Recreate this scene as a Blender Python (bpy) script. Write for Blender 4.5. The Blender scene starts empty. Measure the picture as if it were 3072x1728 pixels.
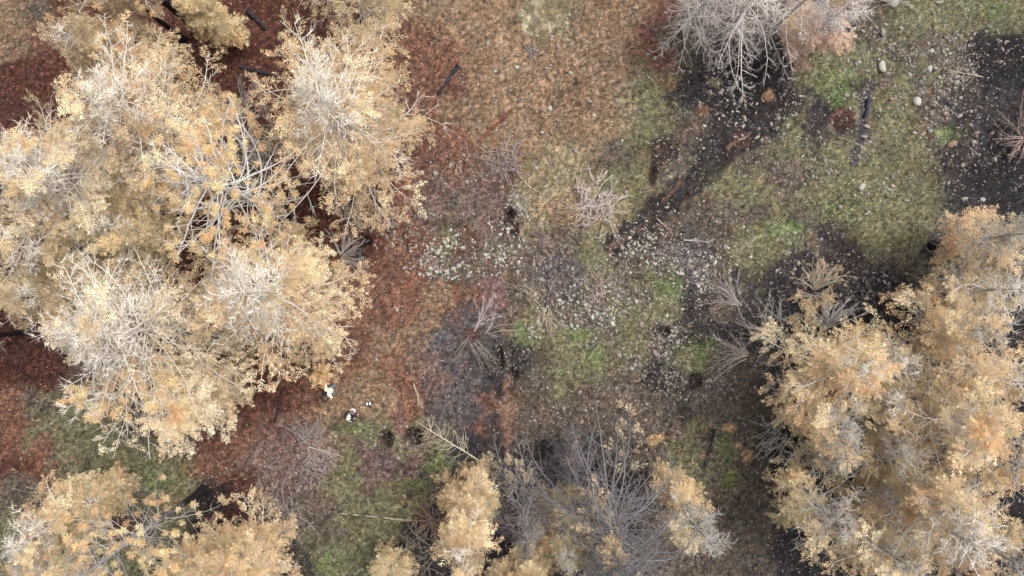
import bpy, bmesh, math
import numpy as np
from math import radians as RAD

# ------------------------------------------------------------------ camera, world, sun, exposure
scene = bpy.context.scene
CAM_H, FPX, CX, CY = 36.0, 2088.0, 1536.0, 864.0     # drone height, focal length and centre in photo pixels
cam_d = bpy.data.cameras.new('drone_camera')
cam_d.sensor_width = 36.0
cam_d.lens = 36.0 * FPX / 3072.0
cam_d.clip_end = 3000.0
cam = bpy.data.objects.new('drone_camera', cam_d)
scene.collection.objects.link(cam)
cam.location = (0, 0, CAM_H)
scene.camera = cam

SUN_EL, SUN_AZ = 60.0, 60.0        # thin bright overcast, light from the upper right
world = bpy.data.worlds.new('World')
scene.world = world
world.use_nodes = True
wn, wl = world.node_tree.nodes, world.node_tree.links
sky = wn.new('ShaderNodeTexSky')
sky.sky_type = 'NISHITA'
sky.sun_disc = False
sky.sun_elevation = RAD(SUN_EL)
sky.sun_rotation = RAD(SUN_AZ)
sky.dust_density = 6.0
sky.ozone_density = 0.6
hs = wn.new('ShaderNodeHueSaturation')
hs.inputs['Saturation'].default_value = 0.35      # cloud veil: greyer sky light
wl.new(sky.outputs[0], hs.inputs['Color'])
wl.new(hs.outputs[0], wn['Background'].inputs['Color'])
wn['Background'].inputs['Strength'].default_value = 0.12

sun_d = bpy.data.lights.new('sun', 'SUN')
sun_d.energy = 1.5
sun_d.angle = RAD(35)
sun_d.color = (1.0, 0.97, 0.92)
sun = bpy.data.objects.new('sun', sun_d)
scene.collection.objects.link(sun)
sun.location = (20, 20, 60)
_az, _el = RAD(SUN_AZ), RAD(SUN_EL)
sun_dir = (math.sin(_az) * math.cos(_el), math.cos(_az) * math.cos(_el), math.sin(_el))
from mathutils import Vector, Matrix
sun.rotation_euler = Vector(sun_dir).to_track_quat('Z', 'Y').to_euler()

scene.view_settings.view_transform = 'Standard'
scene.view_settings.look = 'None'
scene.view_settings.gamma = 1.0
scene.view_settings.exposure = 1.12
scene.view_settings.use_curve_mapping = False

# ------------------------------------------------------------------ helpers
col = scene.collection
rng0 = np.random.default_rng(7)

def px(x, y, h=0.0):
    k = (CAM_H - h) / FPX
    return ((x - CX) * k, (CY - y) * k)

PXM = FPX / CAM_H            # photo pixels per metre on the ground (58)

def lin(r, g, b, k=1.0):
    c = np.array([r, g, b], float) / 255.0
    return np.where(c <= 0.04045, c / 12.92, ((c + 0.055) / 1.055) ** 2.4) * k

def gl(r, g, b, k=0.64, sat=0.82):
    c = lin(r, g, b, k); y = c @ np.array([0.3, 0.59, 0.11]); return y + (c - y) * sat

# ---- value noise
_tab = rng0.random((512, 512))
def vnoise(x, y, seed=0):
    x = np.asarray(x, float) + seed * 17.31; y = np.asarray(y, float) + seed * 43.77
    xi = np.floor(x).astype(int); yi = np.floor(y).astype(int)
    fx = x - xi; fy = y - yi
    fx = fx * fx * (3 - 2 * fx); fy = fy * fy * (3 - 2 * fy)
    a = _tab[xi & 511, yi & 511]; b = _tab[(xi + 1) & 511, yi & 511]
    c = _tab[xi & 511, (yi + 1) & 511]; d = _tab[(xi + 1) & 511, (yi + 1) & 511]
    return a + (b - a) * fx + (c - a) * fy + (a - b - c + d) * fx * fy
def fbm(x, y, seed=0, octv=4):
    s = 0.0; amp = 0.5; tot = 0
    for o in range(octv):
        s = s + amp * vnoise(np.asarray(x) * 2 ** o, np.asarray(y) * 2 ** o, seed + o * 3)
        tot += amp; amp *= 0.55
    return s / tot

# ---- mesh from numpy
def npmesh(name, V, tris=None, quads=None, C=None, smooth=False):
    me = bpy.data.meshes.new(name)
    V = np.asarray(V, np.float32).reshape(-1, 3)
    me.vertices.add(len(V)); me.vertices.foreach_set('co', V.ravel())
    loops = []; starts = []; n = 0
    if tris is not None and len(tris):
        t = np.asarray(tris, np.int32).reshape(-1, 3)
        loops.append(t.ravel()); starts.append(np.arange(len(t), dtype=np.int32) * 3 + n); n += t.size
    if quads is not None and len(quads):
        q = np.asarray(quads, np.int32).reshape(-1, 4)
        loops.append(q.ravel()); starts.append(np.arange(len(q), dtype=np.int32) * 4 + n); n += q.size
    L = np.concatenate(loops).astype(np.int32); S = np.concatenate(starts).astype(np.int32)
    me.loops.add(len(L)); me.loops.foreach_set('vertex_index', L)
    me.polygons.add(len(S)); me.polygons.foreach_set('loop_start', S)
    if smooth:
        me.polygons.foreach_set('use_smooth', np.ones(len(S), bool))
    me.update(calc_edges=True)
    if C is not None:
        a = me.color_attributes.new('col', 'FLOAT_COLOR', 'POINT')
        C = np.asarray(C, np.float32).reshape(-1, 3)
        a.data.foreach_set('color', np.concatenate([np.clip(C, 0.002, 0.9), np.ones((len(C), 1), np.float32)], 1).ravel())
    return me

class Acc:                       # collects geometry of one part
    def __init__(s): s.V = []; s.T = []; s.Q = []; s.C = []; s.n = 0
    def add(s, V, tris=None, quads=None, C=None):
        V = np.asarray(V, float).reshape(-1, 3)
        s.V.append(V)
        if tris is not None: s.T.append(np.asarray(tris).reshape(-1, 3) + s.n)
        if quads is not None: s.Q.append(np.asarray(quads).reshape(-1, 4) + s.n)
        C = np.broadcast_to(np.asarray(C, float), V.shape) if np.ndim(C) == 1 else np.asarray(C, float).reshape(-1, 3)
        s.C.append(C); s.n += len(V)
    def mesh(s, name, smooth=False):
        return npmesh(name, np.concatenate(s.V), np.concatenate(s.T) if s.T else None,
                      np.concatenate(s.Q) if s.Q else None, np.concatenate(s.C), smooth)

def link(name, me, mat=None, parent=None, loc=None):
    o = bpy.data.objects.new(name, me)
    col.objects.link(o)
    if mat is not None and me is not None and not me.materials: me.materials.append(mat)
    if parent is not None: o.parent = parent
    if loc is not None: o.location = loc
    return o
def tag(o, label, cat, group=None):
    o['label'] = label; o['category'] = cat
    if group: o['group'] = group
    return o
def empty(name, loc, label, cat, group=None):
    o = bpy.data.objects.new(name, None); o.empty_display_size = 0.3
    col.objects.link(o); o.location = loc
    return tag(o, label, cat, group)

def tubes(acc, P, R, S, C, cap=False):
    """P (N,K,3) polylines, R (N,K) radii, S sides, C colour (3) | (N,3) | (N,K,3)"""
    P = np.asarray(P, float); N, K, _ = P.shape
    R = np.broadcast_to(np.asarray(R, float), (N, K))
    T = np.gradient(P, axis=1); T /= np.linalg.norm(T, axis=2, keepdims=True) + 1e-9
    ref = np.where(np.abs(T[..., 2:3]) > 0.9, np.array([1.0, 0.1, 0]), np.array([0.05, 0.02, 1.0]))
    U = np.cross(T, ref); U /= np.linalg.norm(U, axis=2, keepdims=True) + 1e-9
    W = np.cross(T, U)
    a = np.arange(S) * 2 * math.pi / S
    ring = U[:, :, None, :] * np.cos(a)[None, None, :, None] + W[:, :, None, :] * np.sin(a)[None, None, :, None]
    V = P[:, :, None, :] + ring * R[:, :, None, None]
    idx = np.arange(N * K * S).reshape(N, K, S)
    n2 = np.roll(idx, -1, axis=2)
    Q = np.stack([idx[:, :-1], n2[:, :-1], n2[:, 1:], idx[:, 1:]], -1).reshape(-1, 4)
    C = np.asarray(C, float)
    if C.ndim == 1: CC = np.broadcast_to(C, (N, K, S, 3))
    elif C.ndim == 2: CC = np.broadcast_to(C[:, None, None, :], (N, K, S, 3))
    else: CC = np.broadcast_to(C[:, :, None, :], (N, K, S, 3))
    Tr = None
    if cap:
        e = []
        for k in (0, K - 1):
            for j in range(1, S - 1): e.append(np.stack([idx[:, k, 0], idx[:, k, j], idx[:, k, j + 1]], -1))
        Tr = np.concatenate(e)
    acc.add(V.reshape(-1, 3), Tr, Q, CC.reshape(-1, 3))

def spikes(acc, A, B, r, C):
    """thin tapered 3-sided twigs from A to B"""
    A = np.asarray(A, float); B = np.asarray(B, float); N = len(A)
    T = B - A; T /= np.linalg.norm(T, axis=1, keepdims=True) + 1e-9
    ref = np.where(np.abs(T[:, 2:3]) > 0.9, np.array([1.0, 0.1, 0]), np.array([0.05, 0.02, 1.0]))
    U = np.cross(T, ref); U /= np.linalg.norm(U, axis=1, keepdims=True) + 1e-9
    W = np.cross(T, U)
    r = np.broadcast_to(np.asarray(r, float), (N,))[:, None]
    V = np.stack([A + U * r, A - U * r * 0.5 + W * r * 0.87, A - U * r * 0.5 - W * r * 0.87, B], 1)
    i = np.arange(N)[:, None] * 4
    Tr = np.concatenate([i + [0, 1, 3], i + [1, 2, 3], i + [2, 0, 3]], 0)
    C = np.asarray(C, float)
    CC = np.broadcast_to(C if C.ndim == 1 else C[:, None, :], (N, 4, 3))
    acc.add(V.reshape(-1, 3), Tr, None, CC.reshape(-1, 3))

# ------------------------------------------------------------------ materials
def new_mat(name):
    m = bpy.data.materials.new(name); m.use_nodes = True
    nt = m.node_tree; b = nt.nodes['Principled BSDF']
    b.inputs['Specular IOR Level'].default_value = 0.15
    return m, nt, b
def noise_mul(nt, src, scale, lo, hi, detail=4, coord=None, rough=0.6):
    n = nt.nodes.new('ShaderNodeTexNoise'); n.inputs['Scale'].default_value = scale
    n.inputs['Detail'].default_value = detail; n.inputs['Roughness'].default_value = rough
    if coord is not None: nt.links.new(coord, n.inputs['Vector'])
    mr = nt.nodes.new('ShaderNodeMapRange')
    mr.inputs['From Min'].default_value = 0.3; mr.inputs['From Max'].default_value = 0.7
    mr.inputs['To Min'].default_value = lo; mr.inputs['To Max'].default_value = hi
    nt.links.new(n.outputs['Fac'], mr.inputs['Value'])
    vm = nt.nodes.new('ShaderNodeVectorMath'); vm.operation = 'SCALE'
    nt.links.new(src, vm.inputs[0]); nt.links.new(mr.outputs[0], vm.inputs['Scale'])
    return vm.outputs[0], n
def attr_mat(name, rough=0.9, scale=12.0, lo=0.75, hi=1.25, bump=0.0, bscale=40.0, transl=0.0, grain=0):
    m, nt, b = new_mat(name)
    at = nt.nodes.new('ShaderNodeAttribute'); at.attribute_name = 'col'
    tc = nt.nodes.new('ShaderNodeTexCoord')
    c, n = noise_mul(nt, at.outputs['Color'], scale, lo, hi, 4, tc.outputs['Object'])
    if grain: c, _ = noise_mul(nt, c, grain, 0.35, 1.65, 3, tc.outputs['Object'], 0.8)
    nt.links.new(c, b.inputs['Base Color']); b.inputs['Roughness'].default_value = rough
    if bump:
        n2 = nt.nodes.new('ShaderNodeTexNoise'); n2.inputs['Scale'].default_value = bscale; n2.inputs['Detail'].default_value = 5
        nt.links.new(tc.outputs['Object'], n2.inputs['Vector'])
        bp = nt.nodes.new('ShaderNodeBump'); bp.inputs['Strength'].default_value = bump; bp.inputs['Distance'].default_value = 0.03
        nt.links.new(n2.outputs['Fac'], bp.inputs['Height']); nt.links.new(bp.outputs[0], b.inputs['Normal'])
    if transl:
        tr = nt.nodes.new('ShaderNodeBsdfTranslucent'); nt.links.new(c, tr.inputs['Color'])
        mx = nt.nodes.new('ShaderNodeMixShader'); mx.inputs[0].default_value = transl
        nt.links.new(b.outputs[0], mx.inputs[1]); nt.links.new(tr.outputs[0], mx.inputs[2])
        nt.links.new(mx.outputs[0], nt.nodes['Material Output'].inputs['Surface'])
    return m
M_GROUND = attr_mat('burnt_ground', 0.95, 5.0, 0.42, 1.58, 1.0, 12.0, grain=13.0)
M_FOL = attr_mat('scorched_needles', 0.8, 3.0, 0.8, 1.15, transl=0.5)
M_GRASS = attr_mat('grass_blades', 0.8, 3.0, 0.8, 1.2, transl=0.3)
M_WOOD = attr_mat('weathered_wood', 0.85, 9.0, 0.75, 1.2)
M_BARK = attr_mat('charred_bark', 0.8, 7.0, 0.6, 1.3, 0.8, 18.0)
M_LITTER = attr_mat('needle_litter', 0.9, 5.0, 0.8, 1.2)
M_STONE = attr_mat('small_stone', 0.9, 11.0, 0.7, 1.2, 0.4, 30.0)

def rock_mat(name, c1, c2, lichen, lamt):
    m, nt, b = new_mat(name)
    oi = nt.nodes.new('ShaderNodeObjectInfo'); tc = nt.nodes.new('ShaderNodeTexCoord')
    off = nt.nodes.new('ShaderNodeVectorMath'); off.operation = 'ADD'
    nt.links.new(tc.outputs['Object'], off.inputs[0]); nt.links.new(oi.outputs['Location'], off.inputs[1])
    mx = nt.nodes.new('ShaderNodeMix'); mx.data_type = 'RGBA'
    mx.inputs[6].default_value = (*c1, 1); mx.inputs[7].default_value = (*c2, 1)
    nt.links.new(oi.outputs['Random'], mx.inputs[0])
    n = nt.nodes.new('ShaderNodeTexNoise'); n.inputs['Scale'].default_value = 6.0; n.inputs['Detail'].default_value = 6
    nt.links.new(off.outputs[0], n.inputs['Vector'])
    rp = nt.nodes.new('ShaderNodeMapRange')
    rp.inputs['From Min'].default_value = 0.5; rp.inputs['From Max'].default_value = 0.62
    rp.inputs['To Max'].default_value = lamt
    nt.links.new(n.outputs['Fac'], rp.inputs['Value'])
    m2 = nt.nodes.new('ShaderNodeMix'); m2.data_type = 'RGBA'
    nt.links.new(rp.outputs[0], m2.inputs[0]); nt.links.new(mx.outputs[2], m2.inputs[6]); m2.inputs[7].default_value = (*lichen, 1)
    c, _ = noise_mul(nt, m2.outputs[2], 9.0, 0.5, 1.2, 6, off.outputs[0], 0.75)
    nt.links.new(c, b.inputs['Base Color']); b.inputs['Roughness'].default_value = 0.92
    bp = nt.nodes.new('ShaderNodeBump'); bp.inputs['Strength'].default_value = 0.6; bp.inputs['Distance'].default_value = 0.03
    n3 = nt.nodes.new('ShaderNodeTexNoise'); n3.inputs['Scale'].default_value = 16; n3.inputs['Detail'].default_value = 6
    nt.links.new(off.outputs[0], n3.inputs['Vector'])
    nt.links.new(n3.outputs['Fac'], bp.inputs['Height']); nt.links.new(bp.outputs[0], b.inputs['Normal'])
    return m
AK = 0.64                        # display colour -> albedo
M_ROCK = {
 'pale': rock_mat('pale_rock', lin(200, 198, 188, AK), lin(172, 168, 158, AK), lin(176, 186, 160, AK), 0.7),
 'grey': rock_mat('grey_rock', lin(172, 166, 156, AK), lin(140, 134, 126, AK), lin(178, 180, 164, AK), 0.5),
 'pink': rock_mat('pinkish_rock', lin(172, 156, 147, AK), lin(142, 126, 118, AK), lin(182, 176, 164, AK), 0.4),
 'dark': rock_mat('sooty_rock', lin(92, 88, 88, AK), lin(66, 62, 64, AK), lin(128, 124, 118, AK), 0.5),
 'rust': rock_mat('rust_rock', lin(160, 128, 106, AK), lin(146, 116, 98, AK), lin(184, 176, 160, AK), 0.8)}
STONE_COL = {'pale': lin(172, 168, 157, AK), 'grey': lin(142, 135, 127, AK), 'pink': lin(146, 133, 125, AK), 'dark': lin(96, 90, 90, AK), 'rust': lin(150, 100, 80, AK)}

# ------------------------------------------------------------------ ground: colour classes laid out on a coarse map
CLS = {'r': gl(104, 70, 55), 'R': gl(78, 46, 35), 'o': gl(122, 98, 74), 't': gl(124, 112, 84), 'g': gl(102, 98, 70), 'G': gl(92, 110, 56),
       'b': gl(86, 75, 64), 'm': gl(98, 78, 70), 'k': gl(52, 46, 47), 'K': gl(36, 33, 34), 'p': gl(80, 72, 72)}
# coarse map of ground kinds, 18 rows of 32 cells of 96 photo pixels; the numbers index CLS in order
GRID = [
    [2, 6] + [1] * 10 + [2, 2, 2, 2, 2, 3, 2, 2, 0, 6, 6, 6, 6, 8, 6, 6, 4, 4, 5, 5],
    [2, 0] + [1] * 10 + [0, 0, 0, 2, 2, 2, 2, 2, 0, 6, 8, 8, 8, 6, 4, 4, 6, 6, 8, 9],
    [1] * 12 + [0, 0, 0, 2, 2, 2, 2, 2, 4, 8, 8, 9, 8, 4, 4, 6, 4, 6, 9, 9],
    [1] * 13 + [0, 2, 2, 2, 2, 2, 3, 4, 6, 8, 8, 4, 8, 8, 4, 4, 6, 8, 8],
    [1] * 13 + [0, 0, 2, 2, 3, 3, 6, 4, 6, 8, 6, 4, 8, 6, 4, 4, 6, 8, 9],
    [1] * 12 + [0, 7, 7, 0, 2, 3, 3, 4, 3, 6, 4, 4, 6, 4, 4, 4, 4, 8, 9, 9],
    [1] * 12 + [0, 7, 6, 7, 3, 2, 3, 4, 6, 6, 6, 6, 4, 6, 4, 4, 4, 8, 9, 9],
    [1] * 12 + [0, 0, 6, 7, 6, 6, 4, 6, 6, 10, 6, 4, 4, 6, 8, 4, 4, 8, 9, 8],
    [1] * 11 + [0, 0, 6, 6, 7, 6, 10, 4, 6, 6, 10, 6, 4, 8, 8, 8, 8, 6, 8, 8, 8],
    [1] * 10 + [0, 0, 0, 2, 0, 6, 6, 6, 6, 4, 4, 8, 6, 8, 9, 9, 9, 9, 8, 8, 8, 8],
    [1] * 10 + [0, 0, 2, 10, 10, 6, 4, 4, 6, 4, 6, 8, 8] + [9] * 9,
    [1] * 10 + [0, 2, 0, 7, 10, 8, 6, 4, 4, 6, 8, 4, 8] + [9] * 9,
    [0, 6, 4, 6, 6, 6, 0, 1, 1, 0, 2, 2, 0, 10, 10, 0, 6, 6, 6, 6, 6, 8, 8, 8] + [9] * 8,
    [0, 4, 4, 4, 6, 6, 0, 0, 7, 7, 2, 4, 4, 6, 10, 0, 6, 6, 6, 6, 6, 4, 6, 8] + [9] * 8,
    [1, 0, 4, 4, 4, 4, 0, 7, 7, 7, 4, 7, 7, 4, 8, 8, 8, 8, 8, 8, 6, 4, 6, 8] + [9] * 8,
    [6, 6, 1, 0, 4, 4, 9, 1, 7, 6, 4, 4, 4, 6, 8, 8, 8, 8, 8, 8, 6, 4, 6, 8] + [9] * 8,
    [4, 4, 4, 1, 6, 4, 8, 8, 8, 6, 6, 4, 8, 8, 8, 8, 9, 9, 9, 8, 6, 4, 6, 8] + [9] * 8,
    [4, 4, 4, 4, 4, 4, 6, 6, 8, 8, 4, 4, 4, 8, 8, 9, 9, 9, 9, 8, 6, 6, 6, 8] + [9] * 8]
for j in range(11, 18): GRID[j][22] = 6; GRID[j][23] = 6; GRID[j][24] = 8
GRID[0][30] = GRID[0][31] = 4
KEYS = list(CLS)
GW = np.zeros((18, 32, len(KEYS)))
for j, row in enumerate(GRID):
    assert len(row) == 32, j
    for i in range(32): GW[j, i, row[i]] = 1
# patches (x, y, rx, ry, class or colour) and strokes of ash and char, in photo pixels
PATCH = [(2005, 870, 55, 42, 'G'), (2095, 1060, 62, 60, 'G'), (1560, 1010, 38, 34, 'G'), (1780, 1075, 34, 40, 'G'), (2310, 705, 70, 40, 'G'),
 (2400, 690, 60, 30, 'G'), (2510, 240, 60, 50, 'G'), (2520, 305, 50, 30, 'G'), (2180, 1340, 45, 60, 'G'), (2190, 1445, 40, 40, 'G'), (1090, 1295, 60, 14, 'G'),
 (1300, 1390, 50, 24, 'G'), (1010, 1450, 60, 60, 'g'), (1240, 1435, 46, 24, 'G'), (470, 1440, 60, 30, 'G'), (400, 1400, 160, 60, 'g'), (1000, 1690, 60, 40, 'G'), (2985, 20, 40, 24, 'G'), (2760, 640, 110, 60, 'g'),
 (2560, 620, 90, 40, 'G'), (1890, 900, 45, 60, 'g'), (1735, 1000, 60, 30, 'G'), (2860, 400, 60, 30, 'G'),
 (1440, 985, 70, 80, 'p'), (1420, 1240, 70, 40, 'p'), (1650, 800, 55, 65, 'p'), (2085, 800, 85, 90, 'p'), (2000, 720, 90, 60, 'k'), (2090, 900, 60, 60, 'k'), (1990, 1130, 70, 60, 'k'),
 (1990, 455, 52, 55, 'k'), (1960, 520, 22, 45, 'K'), (1380, 510, 60, 50, 'r'), (1340, 720, 40, 50, 'g'), (1500, 730, 60, 50, 'g'), (1405, 720, 40, 50, 'R'), (1470, 505, 100, 60, 'm'),
 (2250, 290, 110, 100, 'K'), (2210, 380, 90, 60, 'k'), (2120, 290, 90, 60, 'k'), (2530, 365, 36, 38, gl(92, 56, 46, AK)), (2455, 410, 20, 46, 'k'), (2600, 270, 26, 50, 'k'),
 (2305, 278, 17, 17, gl(136, 102, 68, AK)), (2228, 415, 34, 24, gl(128, 72, 44, AK)), (2100, 330, 26, 20, gl(112, 80, 58, AK)), (2145, 245, 22, 16, gl(110, 92, 62, AK)), (2015, 245, 24, 26, gl(104, 88, 56, AK)),
 (1966, 1318, 27, 16, gl(156, 124, 84, AK)), (2192, 1286, 20, 14, gl(152, 118, 82, AK)), (2243, 1366, 17, 19, gl(150, 116, 78, AK)), (2118, 1368, 11, 15, gl(142, 108, 76, AK)), (2214, 1332, 12, 10, gl(142, 110, 78, AK)),
 (1530, 1250, 26, 90, gl(108, 84, 70, AK)), (1155, 1320, 46, 44, 'm'), (1240, 1310, 46, 40, 'm'), (1200, 1265, 20, 40, gl(112, 80, 74, AK)), (965, 1122, 22, 14, gl(170, 134, 84, AK)),
 (2450, 850, 110, 60, 'k'), (2640, 880, 150, 90, 'K'), (2500, 700, 60, 40, 'k'), (1520, 640, 40, 55, 'k'), (1560, 1060, 60, 60, 'K'), (930, 1350, 80, 90, 'm'), (880, 560, 60, 120, 'R'),
 (1610, 60, 50, 60, gl(164, 150, 118, AK)), (1730, 340, 150, 120, 'o'), (1850, 640, 60, 40, 't'), (1700, 620, 60, 30, gl(128, 102, 80, AK)), (1690, 540, 120, 60, 't'), (1415, 1005, 22, 20, gl(88, 62, 52, AK)),
 (2760, 560, 60, 40, 'g'), (2950, 90, 50, 60, 'k'), (2570, 130, 60, 60, 'k'), (2900, 560, 60, 40, 'k'), (1480, 880, 40, 50, gl(112, 84, 80, AK)), (1330, 900, 80, 40, 'o'), (1120, 1200, 90, 50, 'o')]
STROKE = [([(2370, 300), (2290, 380), (2160, 470), (2050, 570), (1960, 640), (1850, 740)], 38, gl(44, 38, 40, AK)),
 ([(2240, 405), (2185, 440)], 7, gl(92, 66, 54, AK)), ([(2060, 530), (1995, 605)], 6, gl(96, 68, 55, AK)), ([(1950, 655), (1890, 700), (1830, 745)], 9, gl(86, 68, 58, AK)),
 ([(2610, 270), (2595, 340), (2580, 430), (2560, 490)], 12, gl(62, 56, 64, AK)), ([(1520, 1130), (1530, 1260), (1525, 1380)], 13, gl(116, 88, 72, AK)), ([(1480, 1260), (1495, 1420), (1475, 1600)], 26, gl(62, 54, 54, AK)),
 ([(1300, 290), (1310, 420)], 9, gl(112, 70, 50, AK)), ([(1530, 330), (1490, 370), (1440, 420)], 7, gl(104, 62, 48, AK)), ([(700, 1200), (640, 1330)], 16, gl(84, 56, 50, AK)),
 ([(2140, 1290), (2125, 1370), (2110, 1400)], 8, gl(58, 52, 52, AK))]
# hollows burnt out by roots: x, y, rx, ry, depth
PITS = [(1155, 1320, 18, 24, 0.7), (1240, 1309, 25, 22, 0.8), (1091, 724, 20, 15, 0.5), (1990, 455, 42, 40, 0.22), (1958, 525, 11, 34, 0.25), (1528, 650, 17, 20, 0.45), (1540, 690, 12, 20, 0.3),
        (1985, 995, 22, 16, 0.4), (1500, 1075, 12, 34, 0.3), (1540, 1120, 16, 18, 0.3), (2085, 1140, 24, 20, 0.35), (2530, 370, 30, 30, 0.12), (2435, 1075, 20, 20, 0.2)]
MOUNDS = [(1966, 1318, 26, 16, 0.10), (2192, 1286, 18, 14, 0.08), (2243, 1366, 16, 18, 0.08), (2305, 278, 17, 17, 0.10), (965, 1122, 20, 14, 0.12), (1340, 760, 90, 90, 0.10), (1500, 740, 80, 80, 0.10), (1540, 620, 50, 40, 0.12)]

def to_px(X, Y): return X * PXM + CX, CY - Y * PXM
def height(X, Y):
    X = np.asarray(X, float); Y = np.asarray(Y, float)
    x, y = to_px(X, Y)
    z = (fbm(X * 0.12, Y * 0.12, 1, 3) - 0.5) * 0.5 + (fbm(X * 0.9, Y * 0.9, 4, 3) - 0.5) * 0.10 + (fbm(X * 3.6, Y * 3.6, 9, 3) - 0.5) * 0.12
    w1 = (vnoise(X * 1.7, Y * 1.7, 21) - 0.5) * 0.9; w2 = (vnoise(X * 5.0, Y * 5.0, 23) - 0.5) * 0.5
    for (cx, cy, rx, ry, d) in PITS:
        q = np.sqrt(((x - cx) / rx) ** 2 + ((y - cy) / ry) ** 2) + w1 * 0.45 + w2 * 0.6
        z = z - d * np.clip(1.25 - q, 0, 0.55) / 0.55
        z = z + 0.05 * np.exp(-((q - 1.5) / 0.3) ** 2)
    for (cx, cy, rx, ry, d) in MOUNDS:
        q = ((x - cx) / rx) ** 2 + ((y - cy) / ry) ** 2
        z = z + d * np.exp(-q * 1.2)
    return z
def hz(X, Y): return float(height(np.array([X]), np.array([Y]))[0])

def class_weights(X, Y):
    x, y = to_px(X, Y)
    wx = (fbm(X * 0.55, Y * 0.55, 31, 5) - 0.5) * 210; wy = (fbm(X * 0.55, Y * 0.55, 37, 5) - 0.5) * 210
    u = np.clip((x + wx) / 96 - 0.5, 0, 31); v = np.clip((y + wy) / 96 - 0.5, 0, 17)
    i = np.minimum(u.astype(int), 30); j = np.minimum(v.astype(int), 16)
    fu = (u - i)[..., None]; fv = (v - j)[..., None]
    W = GW[j, i] * (1 - fu) * (1 - fv) + GW[j, i + 1] * fu * (1 - fv) + GW[j + 1, i] * (1 - fu) * fv + GW[j + 1, i + 1] * fu * fv
    for k in range(len(KEYS)):
        W[..., k] = W[..., k] + np.where(W[..., k] > 0.02, (fbm(X * 1.3, Y * 1.3, 50 + k * 5, 4) - 0.5) * 0.9 + (fbm(X * 4.5, Y * 4.5, 52 + k * 5, 3) - 0.5) * 0.6, -1)
    return W, x, y, wx, wy
def ground_colour(X, Y):
    W, x, y, wx, wy = class_weights(X, Y)
    for (cx, cy, rx, ry, c) in PATCH:
        q = np.sqrt(((x + wx * 0.35 - cx) / rx) ** 2 + ((y + wy * 0.35 - cy) / ry) ** 2)
        if isinstance(c, str): W[..., KEYS.index(c)] = np.maximum(W[..., KEYS.index(c)], np.clip(1.35 - q, -1, 0.8) + (W[..., KEYS.index(c)] > 0) * 0.2)
    E = np.exp(W * 5.0); E /= E.sum(-1, keepdims=True)
    C = E @ np.array([CLS[k] for k in KEYS])
    nz = fbm(X * 2.4, Y * 2.4, 91, 4)
    for (cx, cy, rx, ry, c) in PATCH:
        if isinstance(c, str): continue
        q = np.sqrt(((x + wx * 0.12 - cx) / rx) ** 2 + ((y + wy * 0.12 - cy) / ry) ** 2) + (nz - 0.5) * 0.7
        a = np.clip((1.15 - q) / 0.3, 0, 0.9)[..., None]
        C = C * (1 - a) + c * a
    for (pts, wd, c) in STROKE:
        dmin = np.full(x.shape, 1e9)
        xx = x + wx * 0.10; yy = y + wy * 0.10
        for (x0, y0), (x1, y1) in zip(pts[:-1], pts[1:]):
            L2 = (x1 - x0) ** 2 + (y1 - y0) ** 2
            t = np.clip(((xx - x0) * (x1 - x0) + (yy - y0) * (y1 - y0)) / L2, 0, 1)
            dmin = np.minimum(dmin, np.hypot(xx - x0 - t * (x1 - x0), yy - y0 - t * (y1 - y0)))
        q = dmin / wd + (nz - 0.5) * 1.4
        a = np.clip((1.1 - q) / 0.35, 0, 0.88)[..., None]
        C = C * (1 - a) + c * a
    for (cx, cy, rx, ry, d) in PITS:                     # charred soil lining the hollows
        q = np.sqrt(((x - cx) / rx) ** 2 + ((y - cy) / ry) ** 2) + (nz - 0.5) * 1.3
        a = np.clip((1.15 - q) / 0.3, 0, 0.85)[..., None]
        C = C * (1 - a) + lin(52, 40, 38, AK) * a
    # litter mottling: brighter and darker needles, a little red and ochre drift
    f1 = fbm(X * 6.5, Y * 6.5, 101, 3)[..., None]; f2 = fbm(X * 0.8, Y * 0.8, 111, 4)[..., None]
    f3 = (vnoise(X * 9.0, Y * 9.0, 121) - 0.5)[..., None]
    C = C * (0.35 + 1.3 * f1) * (0.72 + 0.56 * f2) * (1 + 0.9 * f3)
    hue = (fbm(X * 1.9, Y * 1.9, 131, 4) - 0.5)[..., None]
    C = C * (1 + hue * np.array([0.28, 0.0, -0.28]))
    return C

def axis(lo, hi, step, far):
    a = np.arange(lo, hi + 1e-6, step); out = []; d = step; p = hi
    while p < far: d *= 1.5; p += d; out.append(p)
    out = np.array(out)
    return np.concatenate([lo - (out - hi)[::-1], a, out])
gx = axis(-30.5, 30.5, 0.113, 900.0); gy = axis(-18.5, 18.5, 0.113, 900.0)
GX, GY = np.meshgrid(gx, gy)
rj = np.random.default_rng(3)
GZ = height(GX, GY); far = np.maximum(np.abs(GX) - 31, np.abs(GY) - 19)
GZ = np.where(far > 4, GZ * 0.3, GZ)
nyy, nxx = GX.shape
gi = np.arange(nyy * nxx).reshape(nyy, nxx)
gq = np.stack([gi[:-1, :-1], gi[:-1, 1:], gi[1:, 1:], gi[1:, :-1]], -1).reshape(-1, 4)
g_me = npmesh('ground', np.stack([GX, GY, GZ], -1), None, gq, ground_colour(GX, GY), True)
ground = link('ground', g_me, M_GROUND); ground['kind'] = 'structure'

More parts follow.
